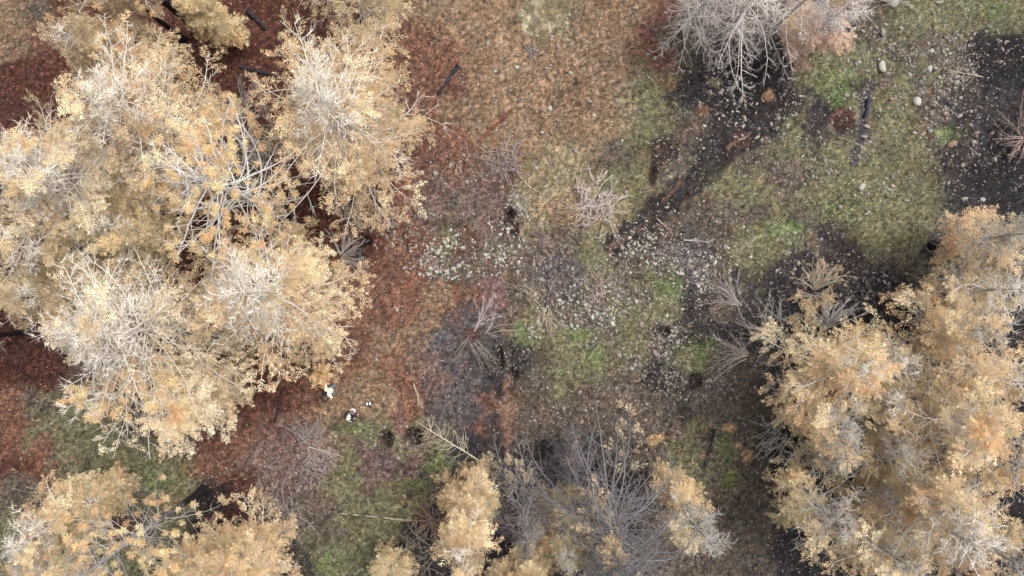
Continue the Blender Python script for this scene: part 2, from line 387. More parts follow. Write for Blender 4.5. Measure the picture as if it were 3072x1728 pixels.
# ------------------------------------------------------------------ trees
def spray_template(seed, pairs=5):
    r = np.random.default_rng(seed); V = []; T = []
    def leaf(b, d, L, w, droop):
        n = len(V); d = np.array([math.cos(d), math.sin(d), 0]); s = np.array([-d[1], d[0], 0])
        V.extend([b, b + d * L * 0.45 + s * w + [0, 0, droop * .3], b + d * L + [0, 0, droop], b + d * L * 0.45 - s * w + [0, 0, droop * .3]])
        T.extend([[n, n + 3, n + 2], [n, n + 2, n + 1]])
    bend = r.uniform(-.25, .25)
    for i in range(pairs):
        s = 0.08 + 0.8 * i / (pairs - 1)
        b = np.array([s, bend * s * s, -0.15 * s * s])
        for sd in (1, -1):
            leaf(b, sd * r.uniform(.6, 1.05), (0.46 - 0.26 * s) * r.uniform(.7, 1.3), r.uniform(.024, .042), r.uniform(-.14, .10))
    leaf(np.array([.72, bend * .5, -.08]), bend, .34, .05, -.05)
    return np.array(V), np.array(T)
SPRAYS = [spray_template(s) for s in range(5)]
def tuft_template(seed, n=64):
    r = np.random.default_rng(seed); V = []; T = []
    for i in range(n):
        d = r.normal(size=3); d[0] += 0.25; d /= np.linalg.norm(d)
        s = np.cross(d, r.normal(size=3)); s /= np.linalg.norm(s)
        L = r.uniform(.75, 1.1); b = np.array([r.uniform(-.5, .15), 0, 0]); k = len(V); w = .042
        V.extend([b, b + d * L * .6 + s * w, b + d * L * .6 - s * w, b + d * L + [0, 0, -.08]])
        T.extend([[k, k + 1, k + 2], [k + 2, k + 1, k + 3]])
    return np.array(V), np.array(T)
TUFTS = [tuft_template(s) for s in range(3)]
def norm(a): return a / (np.linalg.norm(a, axis=-1, keepdims=True) + 1e-9)
def instance(acc, tmpl, P, D, Lh, C, r, tilt=0.45, jit=0.12):
    """place template copies at P along D, normals near up"""
    N = len(P)
    if N == 0: return
    D = norm(D); up = norm(np.array([0, 0, 1.0]) + r.normal(size=(N, 3)) * tilt)
    Y = norm(np.cross(up, D)); Z = np.cross(D, Y)
    pick = r.integers(0, len(tmpl), N)
    for k, (V, T) in enumerate(tmpl):
        s = np.where(pick == k)[0]
        if not len(s): continue
        W = P[s, None, :] + Lh[s, None, None] * (V[None, :, 0:1] * D[s, None] + V[None, :, 1:2] * Y[s, None] + V[None, :, 2:3] * Z[s, None])
        tri = T[None] + (np.arange(len(s)) * len(V))[:, None, None]
        cc = C[s, None, :] * (1 + r.normal(size=(len(s), len(V), 1)) * jit)
        acc.add(W.reshape(-1, 3), tri.reshape(-1, 3), None, cc.reshape(-1, 3))

PAL = {'tan': [(226, 194, 140), (212, 178, 124), (236, 208, 158), (204, 168, 114), (220, 184, 128)],
       'pale': [(232, 208, 164), (222, 196, 150), (238, 216, 176), (212, 186, 140)],
       'orange': [(226, 192, 134), (220, 184, 124), (232, 202, 148), (214, 168, 108), (214, 188, 132)],
       'olive': [(202, 180, 124), (190, 168, 114), (212, 188, 134), (182, 156, 106), (216, 190, 138)],
       'pine': [(240, 202, 134), (236, 192, 122), (242, 210, 148), (232, 184, 116)],
       'pinkish': [(222, 184, 158), (212, 170, 142), (226, 192, 168), (204, 162, 134)],
       'dull': [(192, 168, 124), (178, 152, 112), (202, 176, 132), (170, 148, 104)]}
PAL = {k: np.array([gl(*c, 1.10, 0.66 if k == 'orange' else 0.70) * np.array([0.99, 1.0, 1.0]) for c in v]) for k, v in PAL.items()}
W_PALE, W_GREY, W_DARK = lin(222, 214, 202, 0.85), lin(182, 176, 168, 0.82), lin(130, 124, 126, AK)

def trunk_fn(base2apex, wob, ph):
    def f(t):
        t = np.asarray(t, float)[..., None]
        return base2apex * t + np.concatenate([np.sin(t * 4 + ph) * wob * t, np.cos(t * 3.1 + ph * 2) * wob * t, 0 * t], -1) * 1.0
    return f

def make_tree(name, label, bx, by, h, kind, prof, seed, pal='tan', apex=None, cb=0.18, nb=80, sub=8, q=4, bare=0.2, bare_top=0.75,
              r0=0.16, char=0.35, wood=W_PALE, slope=(0.15, 0.05), spray=0.45, group=None, thin=1.0, lobes=0.22, only=None, fine=5, btop=None):
    r = np.random.default_rng(seed)
    X, Y = px(bx, by); z0 = hz(X, Y) - 0.05
    root = empty(name, (X, Y, z0), label, 'tree', group)
    if apex is None: ax, ay = X, Y
    else: ax, ay = px(apex[0], apex[1], h)
    b2a = np.array([ax - X, ay - Y, h]); TF = trunk_fn(b2a, 0.10, r.uniform(0, 6))
    # trunk
    K = 12; t = np.linspace(0, 1, K); P = TF(t)[None]
    R = (r0 * (1 - t) ** 0.85 + 0.012) * (1 + 0.5 * np.exp(-t * h / 0.35))
    cmix = np.clip((char - t + r.normal(size=K) * 0.04) / 0.15, 0, 1)[:, None]
    Ct = (lin(40, 37, 40, AK) * cmix + wood * 0.8 * (1 - cmix))[None]
    A = Acc(); tubes(A, P, R[None], 8, Ct); link('trunk', A.mesh('trunk', True), M_BARK, root)
    # main limbs
    i = np.arange(nb)
    tb = cb + (0.985 - cb) * ((i + r.uniform(0, 1, nb)) / nb) ** 0.9
    az = i * 2.39996 + r.normal(size=nb) * 0.35
    if only is not None:
        d = (az - only[0] + math.pi) % (2 * math.pi) - math.pi
        az = only[0] + d * only[1]
    pt = np.array([p[0] for p in prof]); pr = np.array([p[1] for p in prof])
    L = np.interp(tb, pt, pr) * r.uniform(0.55, 1.18, nb) * (1 + lobes * np.sin(az * 2 + seed) + lobes * np.sin(az * 5 + seed * 2.3 + tb * 6))
    L = np.maximum(L, 0.25)
    KB = 8; s = np.linspace(0, 1, KB)
    sl = slope[0] + r.normal(size=nb) * 0.10 + (tb - 0.5) * 0.5; cv = slope[1] + r.normal(size=nb) * 0.10
    bend = r.normal(size=nb) * 0.35
    a2 = az[:, None] + bend[:, None] * s
    rad = L[:, None] * s
    B = TF(tb)[:, None, :] + np.stack([np.cos(a2) * rad, np.sin(a2) * rad, L[:, None] * (sl[:, None] * s + cv[:, None] * s ** 2)], -1)
    B += r.normal(size=B.shape) * 0.025 * s[None, :, None]
    zmin = 0.25
    B[..., 2] = np.maximum(B[..., 2], zmin)
    Rb = (0.011 + 0.0075 * L)[:, None] * (1 - 0.78 * s) * thin
    is_bare = r.random(nb) < np.where(tb > bare_top, np.clip(bare * 2.8, 0, 1) if btop is None else btop, bare)
    A = Acc()
    lowdark = np.clip((char * 0.8 - tb) / 0.1, 0, 1)[:, None]
    Cb = wood * r.uniform(0.75, 1.1, (nb, 1)) * (1 - 0.55 * lowdark)
    tubes(A, B, Rb, 3, Cb)
    # side branches
    sj = 0.22 + 0.76 * (np.arange(sub) + r.uniform(0, 1, (nb, sub))) / sub
    f = sj * (KB - 1); i0 = np.minimum(f.astype(int), KB - 2); fr = (f - i0)[..., None]
    bi = np.arange(nb)[:, None]
    SP = B[bi, i0] * (1 - fr) + B[bi, i0 + 1] * fr
    TG = norm(B[bi, i0 + 1] - B[bi, i0])
    side = np.where((np.arange(sub)[None] % 2) == 0, 1, -1) * r.uniform(0.55, 1.15, (nb, sub))
    cs, sn = np.cos(side)[..., None], np.sin(side)[..., None]
    SD = np.concatenate([TG[..., 0:1] * cs - TG[..., 1:2] * sn, TG[..., 0:1] * sn + TG[..., 1:2] * cs, TG[..., 2:3] + r.normal(size=(nb, sub, 1)) * 0.25], -1)
    SD = norm(SD)
    SL = np.clip(L[:, None] * 0.42 * (1.2 - sj), 0.22, 1.6) * r.uniform(0.6, 1.2, (nb, sub))
    s4 = np.linspace(0, 1, 4)
    droop = (-0.25 if kind != 'pine' else 0.25)
    SC = SP[:, :, None] + SD[:, :, None] * (SL[..., None, None] * s4[None, None, :, None])
    SC[..., 2] += (droop * SL[..., None]) * s4 ** 2 + r.normal(size=(nb, sub, 1)) * 0.03 * s4
    SC[..., 2] = np.maximum(SC[..., 2], 0.12)
    SC = SC.reshape(-1, 4, 3); Cs = np.repeat(Cb, sub, 0)
    tubes(A, SC[:, [0, 2, 3]], (np.array([0.011, 0.008, 0.004]) * thin)[None], 3, Cs)
    link('branches', A.mesh('branches'), M_WOOD, root)
    bareS = np.repeat(is_bare, sub)
    # fine bare twigs
    A = Acc(); nf = fine
    ib = np.where(bareS)[0] if kind == 'pine' or kind == 'cone' else np.arange(nb * sub)
    if kind == 'pine': ib = ib[r.random(len(ib)) < 0.4]
    if len(ib):
        w = r.uniform(0.1, 1, (len(ib), nf)); f = w * 3; i0 = np.minimum(f.astype(int), 2); fr = (f - i0)[..., None]
        b_ = SC[ib][np.arange(len(ib))[:, None], i0] * (1 - fr) + SC[ib][np.arange(len(ib))[:, None], i0 + 1] * fr
        d = norm(SC[ib][:, 3] - SC[ib][:, 0])[:, None] + r.normal(size=(len(ib), nf, 3)) * 0.65
        e = b_ + norm(d) * r.uniform(0.18, 0.5, (len(ib), nf, 1)) * (1.0 if kind != 'bare' else 1.25)
        e[..., 2] = np.maximum(e[..., 2], 0.05)
        spikes(A, b_.reshape(-1, 3), e.reshape(-1, 3), 0.008 * thin, np.repeat(Cs[ib] * 1.05, nf, 0))
        link('twigs', A.mesh('twigs'), M_WOOD, root)['kind'] = 'stuff'
    # crown
    A = Acc(); palc = PAL[pal]
    bc = palc[r.integers(0, len(palc), nb)] * r.uniform(0.82, 1.12, (nb, 1))
    mixp = r.random(nb)
    if kind == 'cone':
        bc = np.where((mixp < 0.14)[:, None], PAL['olive'][r.integers(0, 4, nb)] * 0.9, bc)
        bc = np.where((mixp > 0.90)[:, None], PAL['pine'][r.integers(0, 4, nb)] * 0.9, bc)
    if kind == 'pine':
        ends = np.concatenate([SC[:, 3], B[:, -1], SC[:, 2][r.random(nb * sub) < 0.25]])
        dirs = np.concatenate([SC[:, 3] - SC[:, 1], B[:, -1] - B[:, -3], (SC[:, 3] - SC[:, 1])[: 0]]) if False else None
        E = [SC[:, 3], B[:, -1]]; Dd = [SC[:, 3] - SC[:, 1], B[:, -1] - B[:, -3]]
        own = [np.repeat(np.arange(nb), sub), np.arange(nb)]
        E = np.concatenate(E); Dd = np.concatenate(Dd); own = np.concatenate(own)
        keep = (r.random(len(E)) < 1 - 0.33 - bare) & ~(is_bare[own])
        E, Dd, own = E[keep], Dd[keep], own[keep]
        instance(A, TUFTS, E, Dd + np.array([0, 0, 0.3]), r.uniform(0.17, 0.25, len(E)), bc[own] * r.uniform(0.85, 1.15, (len(E), 1)), r, 0.5)
    else:
        own = np.repeat(np.arange(nb), sub)
        if kind == 'bare':      # a few branch ends kept their needles
            keepb = r.random(nb) > 0.93 if bare < 1 else np.zeros(nb, bool)
        else: keepb = ~is_bare
        m = keepb[own]
        ids = np.where(m)[0]
        if len(ids):
            w = (np.arange(q)[None] + r.uniform(0, 1, (len(ids), q))) / q; w = 0.15 + 0.85 * w
            f = w * 3; i0 = np.minimum(f.astype(int), 2); fr = (f - i0)[..., None]; ii = np.arange(len(ids))[:, None]
            b_ = SC[ids][ii, i0] * (1 - fr) + SC[ids][ii, i0 + 1] * fr
            d = norm(SC[ids][:, 3] - SC[ids][:, 0])[:, None] + r.normal(size=(len(ids), q, 3)) * np.array([0.5, 0.5, 0.35])
            cc = np.repeat(bc[own[ids]], q, 0) * (1 + r.normal(size=(len(ids) * q, 1)) * 0.10)
            instance(A, SPRAYS, b_.reshape(-1, 3), d.reshape(-1, 3), r.uniform(0.7, 1.25, len(ids) * q) * spray, cc, r)
            kb = np.where(keepb)[0]
            instance(A, SPRAYS, B[kb, -2], B[kb, -1] - B[kb, -3], np.full(len(kb), spray * 1.2), bc[kb], r)
    if A.n: link('crown', A.mesh('crown'), M_FOL, root)
    return root

ROUND = lambda R: [(0.0, .55 * R), (0.2, .85 * R), (0.45, 1.0 * R), (0.7, 0.85 * R), (0.9, 0.5 * R), (1.0, 0.12 * R)]
CONE = lambda R: [(0.0, .7 * R), (0.2, 1.0 * R), (0.5, 0.8 * R), (0.8, 0.4 * R), (1.0, 0.1 * R)]
NARROW = lambda R: [(0.0, .8 * R), (0.3, R), (0.7, 0.85 * R), (1.0, 0.3 * R)]
G_L, G_R, G_D = 'scorched conifers around the clearing', 'scorched conifers of the thick stand', 'bare dead conifers'
tn = 'scorched_conifer'
# -- left side
make_tree(tn, 'broad tan scorched conifer with whitish bare crown beside the charred log on rusty litter', 1130, 452, 11, 'cone', ROUND(3.6), 11, nb=125, sub=10, bare=0.14, bare_top=0.80, btop=0.92, fine=8)
make_tree(tn, 'huge tan scorched conifer with bleached twiggy top behind the long needled pine', 664, 462, 11, 'cone', ROUND(3.05), 12, 'tan', nb=105, sub=10, bare=0.16, bare_top=0.80, btop=0.9, fine=8)
make_tree(tn, 'dull tan bushy conifer with dense fine sprays beside the two black trunks', 505, 280, 8.5, 'cone', ROUND(1.9), 13, 'dull', nb=65, sub=9, bare=0.12)
make_tree(tn, 'pale bleached conifer with whitish twig haze next to the sprawling orange pine', 440, 598, 9.5, 'cone', ROUND(3.0), 14, 'pale', nb=105, sub=10, bare=0.2, bare_top=0.72, btop=0.85, fine=8)
make_tree(tn, 'low tan conifer filling the gap beneath the orange pine', 520, 705, 7, 'cone', ROUND(2.2), 15, 'olive', nb=65, sub=8, bare=0.22)
make_tree(tn, 'bright tan scorched conifer with whitish top, hanging over the blue grey charred log', 943, 868, 10, 'cone', ROUND(3.35), 16, nb=118, sub=10, bare=0.14, bare_top=0.76, btop=0.88, fine=8)
make_tree(tn, 'wide pale scorched conifer with bone white bare crown and a tufted pine below it', 622, 972, 11, 'cone', ROUND(3.75), 17, 'pale', nb=125, sub=10, bare=0.24, bare_top=0.66, btop=0.85, fine=9)
make_tree(tn, 'drooping pale tan conifer below the bone white crowned tree', 700, 1165, 7.5, 'cone', ROUND(1.75), 18, 'pale', nb=60, sub=8, bare=0.15)
make_tree(tn, 'small grey tan conifer under the shelter of the bleached ones', 280, 520, 7, 'cone', ROUND(2.0), 19, 'dull', nb=45, sub=7, q=3, bare=0.35)
make_tree(tn, 'small yellowish conifer beside the charred trunks on dark red litter', 712, 128, 5.5, 'cone', ROUND(0.7), 20, 'olive', nb=50, sub=7, bare=0.1)
make_tree(tn, 'sparse yellow tan conifer with curling bare twigs over the dark red litter', 1117, 92, 8, 'cone', ROUND(2.2), 21, 'olive', nb=55, sub=7, bare=0.3)
make_tree('charred_conifer', 'conifer with a thick coal black trunk leaning out over dark red litter', 105, 836, 10, 'cone', CONE(2.0), 22, 'dull', nb=50, sub=6, char=0.75, cb=0.4)
make_tree('charred_conifer', 'conifer with a slim coal black trunk on bare red soil', 86, 996, 9, 'cone', CONE(1.6), 23, 'dull', nb=45, sub=6, char=0.75, cb=0.4, r0=0.12)
make_tree('charred_conifer', 'slender conifer with a thin black stem next to the thick black pine trunk', 552, 118, 9, 'cone', CONE(1.6), 24, 'dull', nb=45, sub=6, char=0.85, cb=0.5, r0=0.14)
make_tree(tn, 'olive tan conifer rooted in red soil between two black trunks', 330, 762, 8, 'cone', ROUND(2.2), 25, 'olive', nb=75, sub=8, bare=0.25)
make_tree(tn, 'small dull tan conifer crowding the slim black trunk', 318, 880, 6.5, 'cone', ROUND(1.7), 26, 'dull', nb=60, sub=8, bare=0.2)
# -- pines with needle tufts
make_tree('scorched_pine', 'sprawling pine with orange needle tufts and pale grey limbs, largest of the pines', 872, 640, 12.2, 'pine', ROUND(3.4), 31, 'pine', nb=62, sub=7, bare=0.10, cb=0.35, r0=0.24, char=0.3, wood=lin(206, 202, 196, 0.85), slope=(0.0, 0.25), thin=1.5, lobes=0.15, spray=.3)
make_tree('scorched_pine', 'pine with a thick coal black trunk and orange tufts above tan conifers', 602, 92, 12.5, 'pine', ROUND(2.8), 32, 'pine', nb=55, sub=6, bare=0.15, cb=0.45, r0=0.24, char=0.6, slope=(0.0, 0.25), thin=1.2)
make_tree('scorched_pine', 'leaning pine with curly grey limbs and few orange tufts by the black stump foot', 612, 1468, 12, 'pine', ROUND(2.5), 33, 'pine', apex=(150, 1800), nb=55, sub=7, bare=0.15, cb=0.35, r0=0.17, char=0.42, wood=lin(172, 167, 163, 0.8), slope=(0.0, 0.25), thin=1.0)
make_tree('scorched_pine', 'small pine with plump orange tufts below the bone white crown', 560, 1120, 9.5, 'pine', ROUND(1.3), 34, 'pine', nb=26, sub=5, bare=0.05, cb=0.5, thin=1.4)
# -- lower left
make_tree(tn, 'tall thin tan conifer rising from olive grass beside a bare thicket', 330, 1490, 7, 'cone', ROUND(1.6), 41, 'orange', nb=70, sub=8, bare=0.3)
make_tree(tn, 'small tan conifer on dark soil beside the leaning pine', 400, 1440, 4.2, 'cone', ROUND(0.85), 42, 'olive', nb=40, sub=7, bare=0.15)
make_tree(tn, 'grey olive conifer mostly stripped, behind the tall thin tan one', 260, 1550, 5.5, 'cone', ROUND(1.7), 43, 'dull', nb=70, sub=7, bare=0.55, bare_top=0.5, wood=W_GREY)
make_tree(tn, 'dense golden tan conifer beside the charred ground with bare brush at its foot', 805, 1600, 8, 'cone', ROUND(2.5), 44, 'tan', nb=90, sub=9, bare=0.08)
make_tree(tn, 'low golden conifer touching the leaning pine', 690, 1640, 6.5, 'cone', ROUND(1.9), 45, 'orange', nb=65, sub=8, bare=0.1)
make_tree(tn, 'tan conifer at the foot of the leaning pine with warm orange sprays', 230, 1680, 5.5, 'cone', ROUND(1.8), 46, 'orange', nb=65, sub=8, bare=0.12)
# -- bottom middle
make_tree(tn, 'narrow upright tan conifer beside the ashen dead trees', 1424, 1422, 12, 'cone', NARROW(1.1), 51, 'tan', nb=85, sub=7, bare=0.16, apex=(1388, 1700), cb=0.1)
make_tree(tn, 'small pale olive sapling with drooping plumes on dark soil', 1205, 1640, 5, 'cone', NARROW(0.8), 52, 'olive', nb=34, sub=6, bare=0.15)
make_tree('dead_conifer', 'big ash grey dead conifer with long bare ribs fanned like an umbrella', 1797, 1405, 12, 'bare', [(0, 2.5), (0.3, 4.0), (0.6, 3.4), (1, 0.5)], 53, 'tan', apex=(1890, 1790), nb=110, sub=9, bare=0.5, r0=0.19, char=0.2, wood=lin(134, 130, 131, AK), slope=(0.25, -0.65), thin=1.6, cb=0.28, fine=2, lobes=0.1)
make_tree('dead_conifer', 'slender ash grey dead conifer with curling bare branches, needles left on few tips', 1548, 1385, 9, 'bare', [(0, 1.6), (0.3, 2.3), (0.7, 1.8), (1, 0.4)], 54, 'orange', apex=(1592, 1650), nb=75, sub=8, bare=0.5, r0=0.12, char=0.1, wood=lin(142, 136, 136, AK), slope=(0.25, -0.6), thin=1.25, cb=0.2, fine=4)
make_tree('dead_conifer', 'small grey dead sapling with whippy branches above the slender dead conifer', 1690, 1335, 4.5, 'bare', [(0, 1.0), (0.5, 1.3), (1, 0.4)], 55, 'pinkish', nb=34, sub=7, bare=0.5, r0=0.05, char=0.1, wood=W_DARK, slope=(0.6, -0.3), cb=0.1)
make_tree(tn, 'olive tan conifer between the two ash grey dead trees', 1660, 1500, 8, 'cone', ROUND(1.4), 56, 'olive', nb=50, sub=7, bare=0.3)
make_tree('charred_conifer', 'forked conifer with coal black twin trunk among tan foliage', 1565, 1575, 9, 'cone', CONE(1.3), 57, 'tan', nb=40, sub=7, char=0.8, cb=0.55, r0=0.16)
make_tree('charred_conifer', 'conifer with straight black trunk next to the forked black one', 1528, 1590, 8, 'cone', CONE(1.0), 58, 'orange', nb=30, sub=6, char=0.8, cb=0.6, r0=0.12)
make_tree(tn, 'pinkish tan conifer with pale twigs beside the umbrella ribbed dead tree', 2010, 1475, 7.5, 'cone', ROUND(1.6), 59, 'tan', nb=50, sub=7, bare=0.6, wood=W_GREY)
make_tree(tn, 'low tan conifer with grey twigs behind the umbrella ribbed dead tree', 1760, 1560, 7.5, 'cone', ROUND(2.0), 60, 'dull', nb=60, sub=8, bare=0.6, wood=W_GREY)
make_tree(tn, 'young tan conifer with bent leader next to the umbrella ribs', 1985, 1420, 4.2, 'cone', ROUND(0.8), 65, 'tan', nb=26, sub=6, bare=0.3)
# -- right stand
R_ = [('broad peach tan conifer at the rim of the stand beside black rocks', 2312, 1062, 8.5, 2.35, 'orange', .10), ('yellow tan conifer above the black rock field, sprays loose and open', 2630, 972, 7.5, 2.2, 'tan', .15),
      ('olive tan conifer hemmed in at the back of the black rock field', 2735, 872, 6.5, 1.9, 'olive', .3), ('conifer with orange tipped sprays over black soil', 2290, 1198, 7.5, 2.0, 'orange', .18),
      ('tall peach coloured conifer rising in the middle of the stand', 2555, 1192, 9.5, 2.5, 'orange', .12), ('feathery olive tan conifer at the rim of the stand by green grass', 2275, 1428, 8, 2.3, 'olive', .2),
      ('tall rosy tan conifer deep in the stand', 2520, 1386, 9.5, 2.4, 'orange', .15), ('tan conifer with orange lower sprays and feathered plumes', 2400, 1515, 8.5, 2.2, 'tan', .12),
      ('tan conifer at the far flank of the stand', 2675, 1085, 9, 2.3, 'tan', .15), ('dense golden conifer behind the rosy tan one', 2640, 1270, 9.5, 2.3, 'orange', .15),
      ('olive conifer standing low between the taller tan crowns', 2460, 1290, 7, 1.9, 'olive', .25), ('tan conifer at the back corner of the stand', 2650, 1500, 9, 2.3, 'orange', .12), ('dull tan conifer under the peach coloured one', 2440, 1150, 6.5, 1.8, 'dull', .3),
      ('thin tan conifer between black soil and the feathery olive one', 2330, 1310, 6, 1.6, 'olive', .3), ('yellow conifer with short plumes rooted in black soil', 2480, 1060, 6, 1.6, 'tan', .2)]
for k, (lb, bx, by, h, R, pl, br) in enumerate(R_):
    make_tree(tn, lb, bx + 52, by, h, 'cone', ROUND(R * 0.86), 70 + k, pl, nb=int(15 + 18 * R), sub=7, cb=0.32, bare=br + 0.12, lobes=0.38, bare_top=0.7 if k % 3 else 0.85, wood=W_GREY if k % 2 else W_PALE)
make_tree(tn, 'conifer with bone white bare crown branches in the back corner of the stand', 2555, 1432, 10.5, 'cone', ROUND(2.0), 90, 'tan', nb=60, sub=8, bare=0.38, bare_top=0.5, thin=1.5)
make_tree(tn, 'lone golden conifer with long grey twigs beside bright green grass', 2790, 736, 7, 'cone', ROUND(1.75), 91, 'orange', nb=60, sub=8, bare=0.5, wood=W_GREY)
# -- top
make_tree('dead_conifer', 'grey bare dead conifer with pale branch plumes over charcoal soil', 2165, 115, 8.5, 'bare', [(0, 2.2), (0.3, 2.9), (0.7, 2.0), (1, .4)], 61, 'dull', nb=60, sub=8, bare=1, r0=0.13, char=0.1, wood=lin(218, 209, 202, 0.88), slope=(0.1, -0.25), cb=0.12, thin=1.15, fine=5)
make_tree('dead_conifer', 'wispy grey dead conifer at the rusty litter edge', 2055, 95, 7.5, 'bare', [(0, 1.8), (0.3, 2.2), (0.7, 1.6), (1, .4)], 62, 'dull', nb=48, sub=8, bare=1, r0=0.1, char=0.1, wood=lin(218, 209, 202, 0.88), slope=(0.1, -0.25), cb=0.1, thin=1.1, fine=5)
make_tree('dead_conifer', 'thin bare dead conifer with drooping twigs between grey and pink crowned trees', 2285, 125, 7.5, 'bare', [(0, 1.8), (0.3, 2.2), (0.7, 1.6), (1, .4)], 63, 'pinkish', nb=45, sub=7, bare=0.9, r0=0.1, char=0.1, wood=lin(218, 209, 202, 0.88), slope=(0.1, -0.25), cb=0.1, thin=1.1, fine=5)
make_tree(tn, 'conifer with sparse salmon pink needles and bare grey branch tips', 2385, 150, 6.5, 'cone', ROUND(1.5), 64, 'pinkish', nb=52, sub=8, bare=0.55, wood=lin(218, 209, 202, 0.88), cb=0.1)

# ------------------------------------------------------------------ shrubs, saplings and bare brush
def make_shrub(name, label, x, y, R, n, seed, wood, az=(0, 6.283), rise=0.5, tw=5, leaf=None, cat='shrub', thin=1.0, droop=-0.3, sub=4, mess=0.0):
    r = np.random.default_rng(seed); X, Y = px(x, y); z0 = hz(X, Y) - 0.03
    root = empty(name, (X, Y, z0), label, cat)
    a = r.uniform(az[0], az[1], n); L = R * r.uniform(0.55, 1.1, n); s = np.linspace(0, 1, 7)
    ri = rise * r.uniform(0.4, 1.3, n); a2 = a[:, None] + r.normal(size=(n, 1)) * 0.35 * s
    st = r.normal(size=(n, 1, 2)) * (0.05 if mess == 0 else mess * R)
    P = np.stack([np.cos(a2) * L[:, None] * s, np.sin(a2) * L[:, None] * s, L[:, None] * (ri[:, None] * s + droop * ri[:, None] * s ** 2)], -1)
    P[..., :2] += st
    P[..., 2] = np.maximum(P[..., 2], 0.03 + 0.02 * r.random((n, 1)))
    P[:, 0, 2] = -0.05
    P += np.cumsum(r.normal(size=P.shape) * (0.012 + 0.12 * mess) * R, 1) * s[None, :, None] * 0.8
    P[..., 2] = np.maximum(P[..., 2], -0.05)
    Cw = np.minimum(wood * 1.25, 0.8) * r.uniform(0.8, 1.15, (n, 1))
    A = Acc(); tubes(A, P, (0.018 * thin) * (1 - 0.8 * s)[None] * r.uniform(0.6, 1.2, (n, 1)), 4, Cw)
    link('stems', A.mesh('stems'), M_WOOD, root)
    A = Acc(); m = sub * tw
    w = r.uniform(0.3, 1, (n, m)); f = w * 6; i0 = np.minimum(f.astype(int), 5); fr = (f - i0)[..., None]; bi = np.arange(n)[:, None]
    b_ = P[bi, i0] * (1 - fr) + P[bi, i0 + 1] * fr
    d = norm(norm(P[bi, i0 + 1] - P[bi, i0]) + r.normal(size=(n, m, 3)) * 0.5)
    e = b_ + d * (L[:, None, None] * 0.28 * (1.4 - w[..., None])) * r.uniform(0.5, 1.2, (n, m, 1))
    e[..., 2] = np.maximum(e[..., 2], 0.03)
    spikes(A, b_.reshape(-1, 3), e.reshape(-1, 3), 0.0085 * thin, np.repeat(Cw, m, 0))
    link('twigs', A.mesh('twigs'), M_WOOD, root)['kind'] = 'stuff'
    if leaf:
        A = Acc(); k = r.random(n * m) < leaf[1]
        pc = PAL[leaf[0]]
        instance(A, SPRAYS, e.reshape(-1, 3)[k], d.reshape(-1, 3)[k], r.uniform(0.18, 0.35, k.sum()), pc[r.integers(0, len(pc), k.sum())], r)
        if A.n: link('leaves', A.mesh('leaves'), M_FOL, root)
    return root
PINKW, TANW = lin(168, 157, 152, AK), lin(178, 164, 144, AK)
bs = 'burnt_shrub'
make_shrub(bs, 'round pinkish grey twiggy shrub beside the long ash trail', 1785, 618, 1.15, 110, 201, lin(198, 184, 178, 0.74), rise=0.8, tw=9, mess=0.42, thin=0.75)
make_shrub(bs, 'fan of straw coloured stems pressed against the pinkish grey shrub', 1750, 625, 1.3, 22, 202, lin(196, 178, 146, AK), az=(2.7, 3.7), rise=0.3)
make_shrub(bs, 'low pinkish shrub on red litter and small stones', 1515, 480, 1.1, 60, 203, PINKW, rise=0.6, az=(0.0, 6.2), mess=0.35, thin=0.8)
make_shrub(bs, 'pale upright shrub with tan leaves at its foot on black soil', 2450, 868, 1.6, 40, 204, lin(186, 172, 156, AK), az=(0.6, 2.7), rise=0.9, leaf=('tan', 0.06))
make_shrub(bs, 'tan leaved low shrub beneath the pale upright one', 2440, 885, 0.9, 30, 205, TANW, az=(2.8, 6.4), rise=0.6, leaf=('orange', 0.35))
make_shrub(bs, 'burnt out shrub with charred heart and grey stems fanned over ash', 1410, 1012, 2.0, 14, 206, lin(146, 137, 131, AK), az=(3.3, 5.6), rise=0.2, tw=8, sub=5, thin=1.0, mess=0.05)
make_shrub(bs, 'single forked grey branch standing off the charred shrub heart', 1418, 1000, 2.2, 5, 207, lin(176, 164, 160, AK), az=(0.85, 1.3), rise=0.25, tw=8, sub=5, thin=1.3)
make_shrub(bs, 'broken grey branch lying on ash near the burnt out shrub', 1456, 1000, 1.6, 5, 208, lin(168, 152, 146, AK), az=(0.3, 0.8), rise=0.12, tw=7)
make_shrub(bs, 'weeping straw stemmed shrub arching over pale stones', 1640, 930, 1.9, 34, 209, TANW, az=(3.9, 5.4), rise=0.5, droop=-0.8, mess=0.1, thin=0.7)
make_shrub(bs, 'loose straw stems leaning away from the weeping shrub', 1632, 922, 2.0, 16, 210, TANW, az=(1.5, 2.6), rise=0.4, droop=-0.6, mess=0.12, thin=0.7)
make_shrub(bs, 'faded pink low shrub over mossy stones', 1800, 865, 1.2, 46, 211, lin(178, 160, 152, AK), rise=0.3, mess=0.35, thin=0.8)
make_shrub(bs, 'thin grey brush spread over the pale gravel and ash', 2085, 750, 2.6, 24, 212, lin(140, 130, 126, AK), az=(2.8, 4.2), rise=0.08)
make_shrub(bs, 'grey pink fallen brush leaning on sooty rocks', 2230, 920, 2.3, 20, 213, lin(176, 164, 160, AK), az=(2.1, 2.9), rise=0.25, tw=7)
make_shrub(bs, 'pale brush fanned low over sooty rocks beside green grass', 2250, 1065, 2.3, 26, 214, lin(186, 176, 166, AK), az=(2.4, 3.5), rise=0.35, droop=-0.6)
make_shrub(bs, 'bare grey thicket growing at the rim of the thick stand', 2330, 1010, 2.3, 34, 215, lin(172, 166, 160, AK), az=(1.6, 4.2), rise=0.9, cat='thicket', mess=0.22)
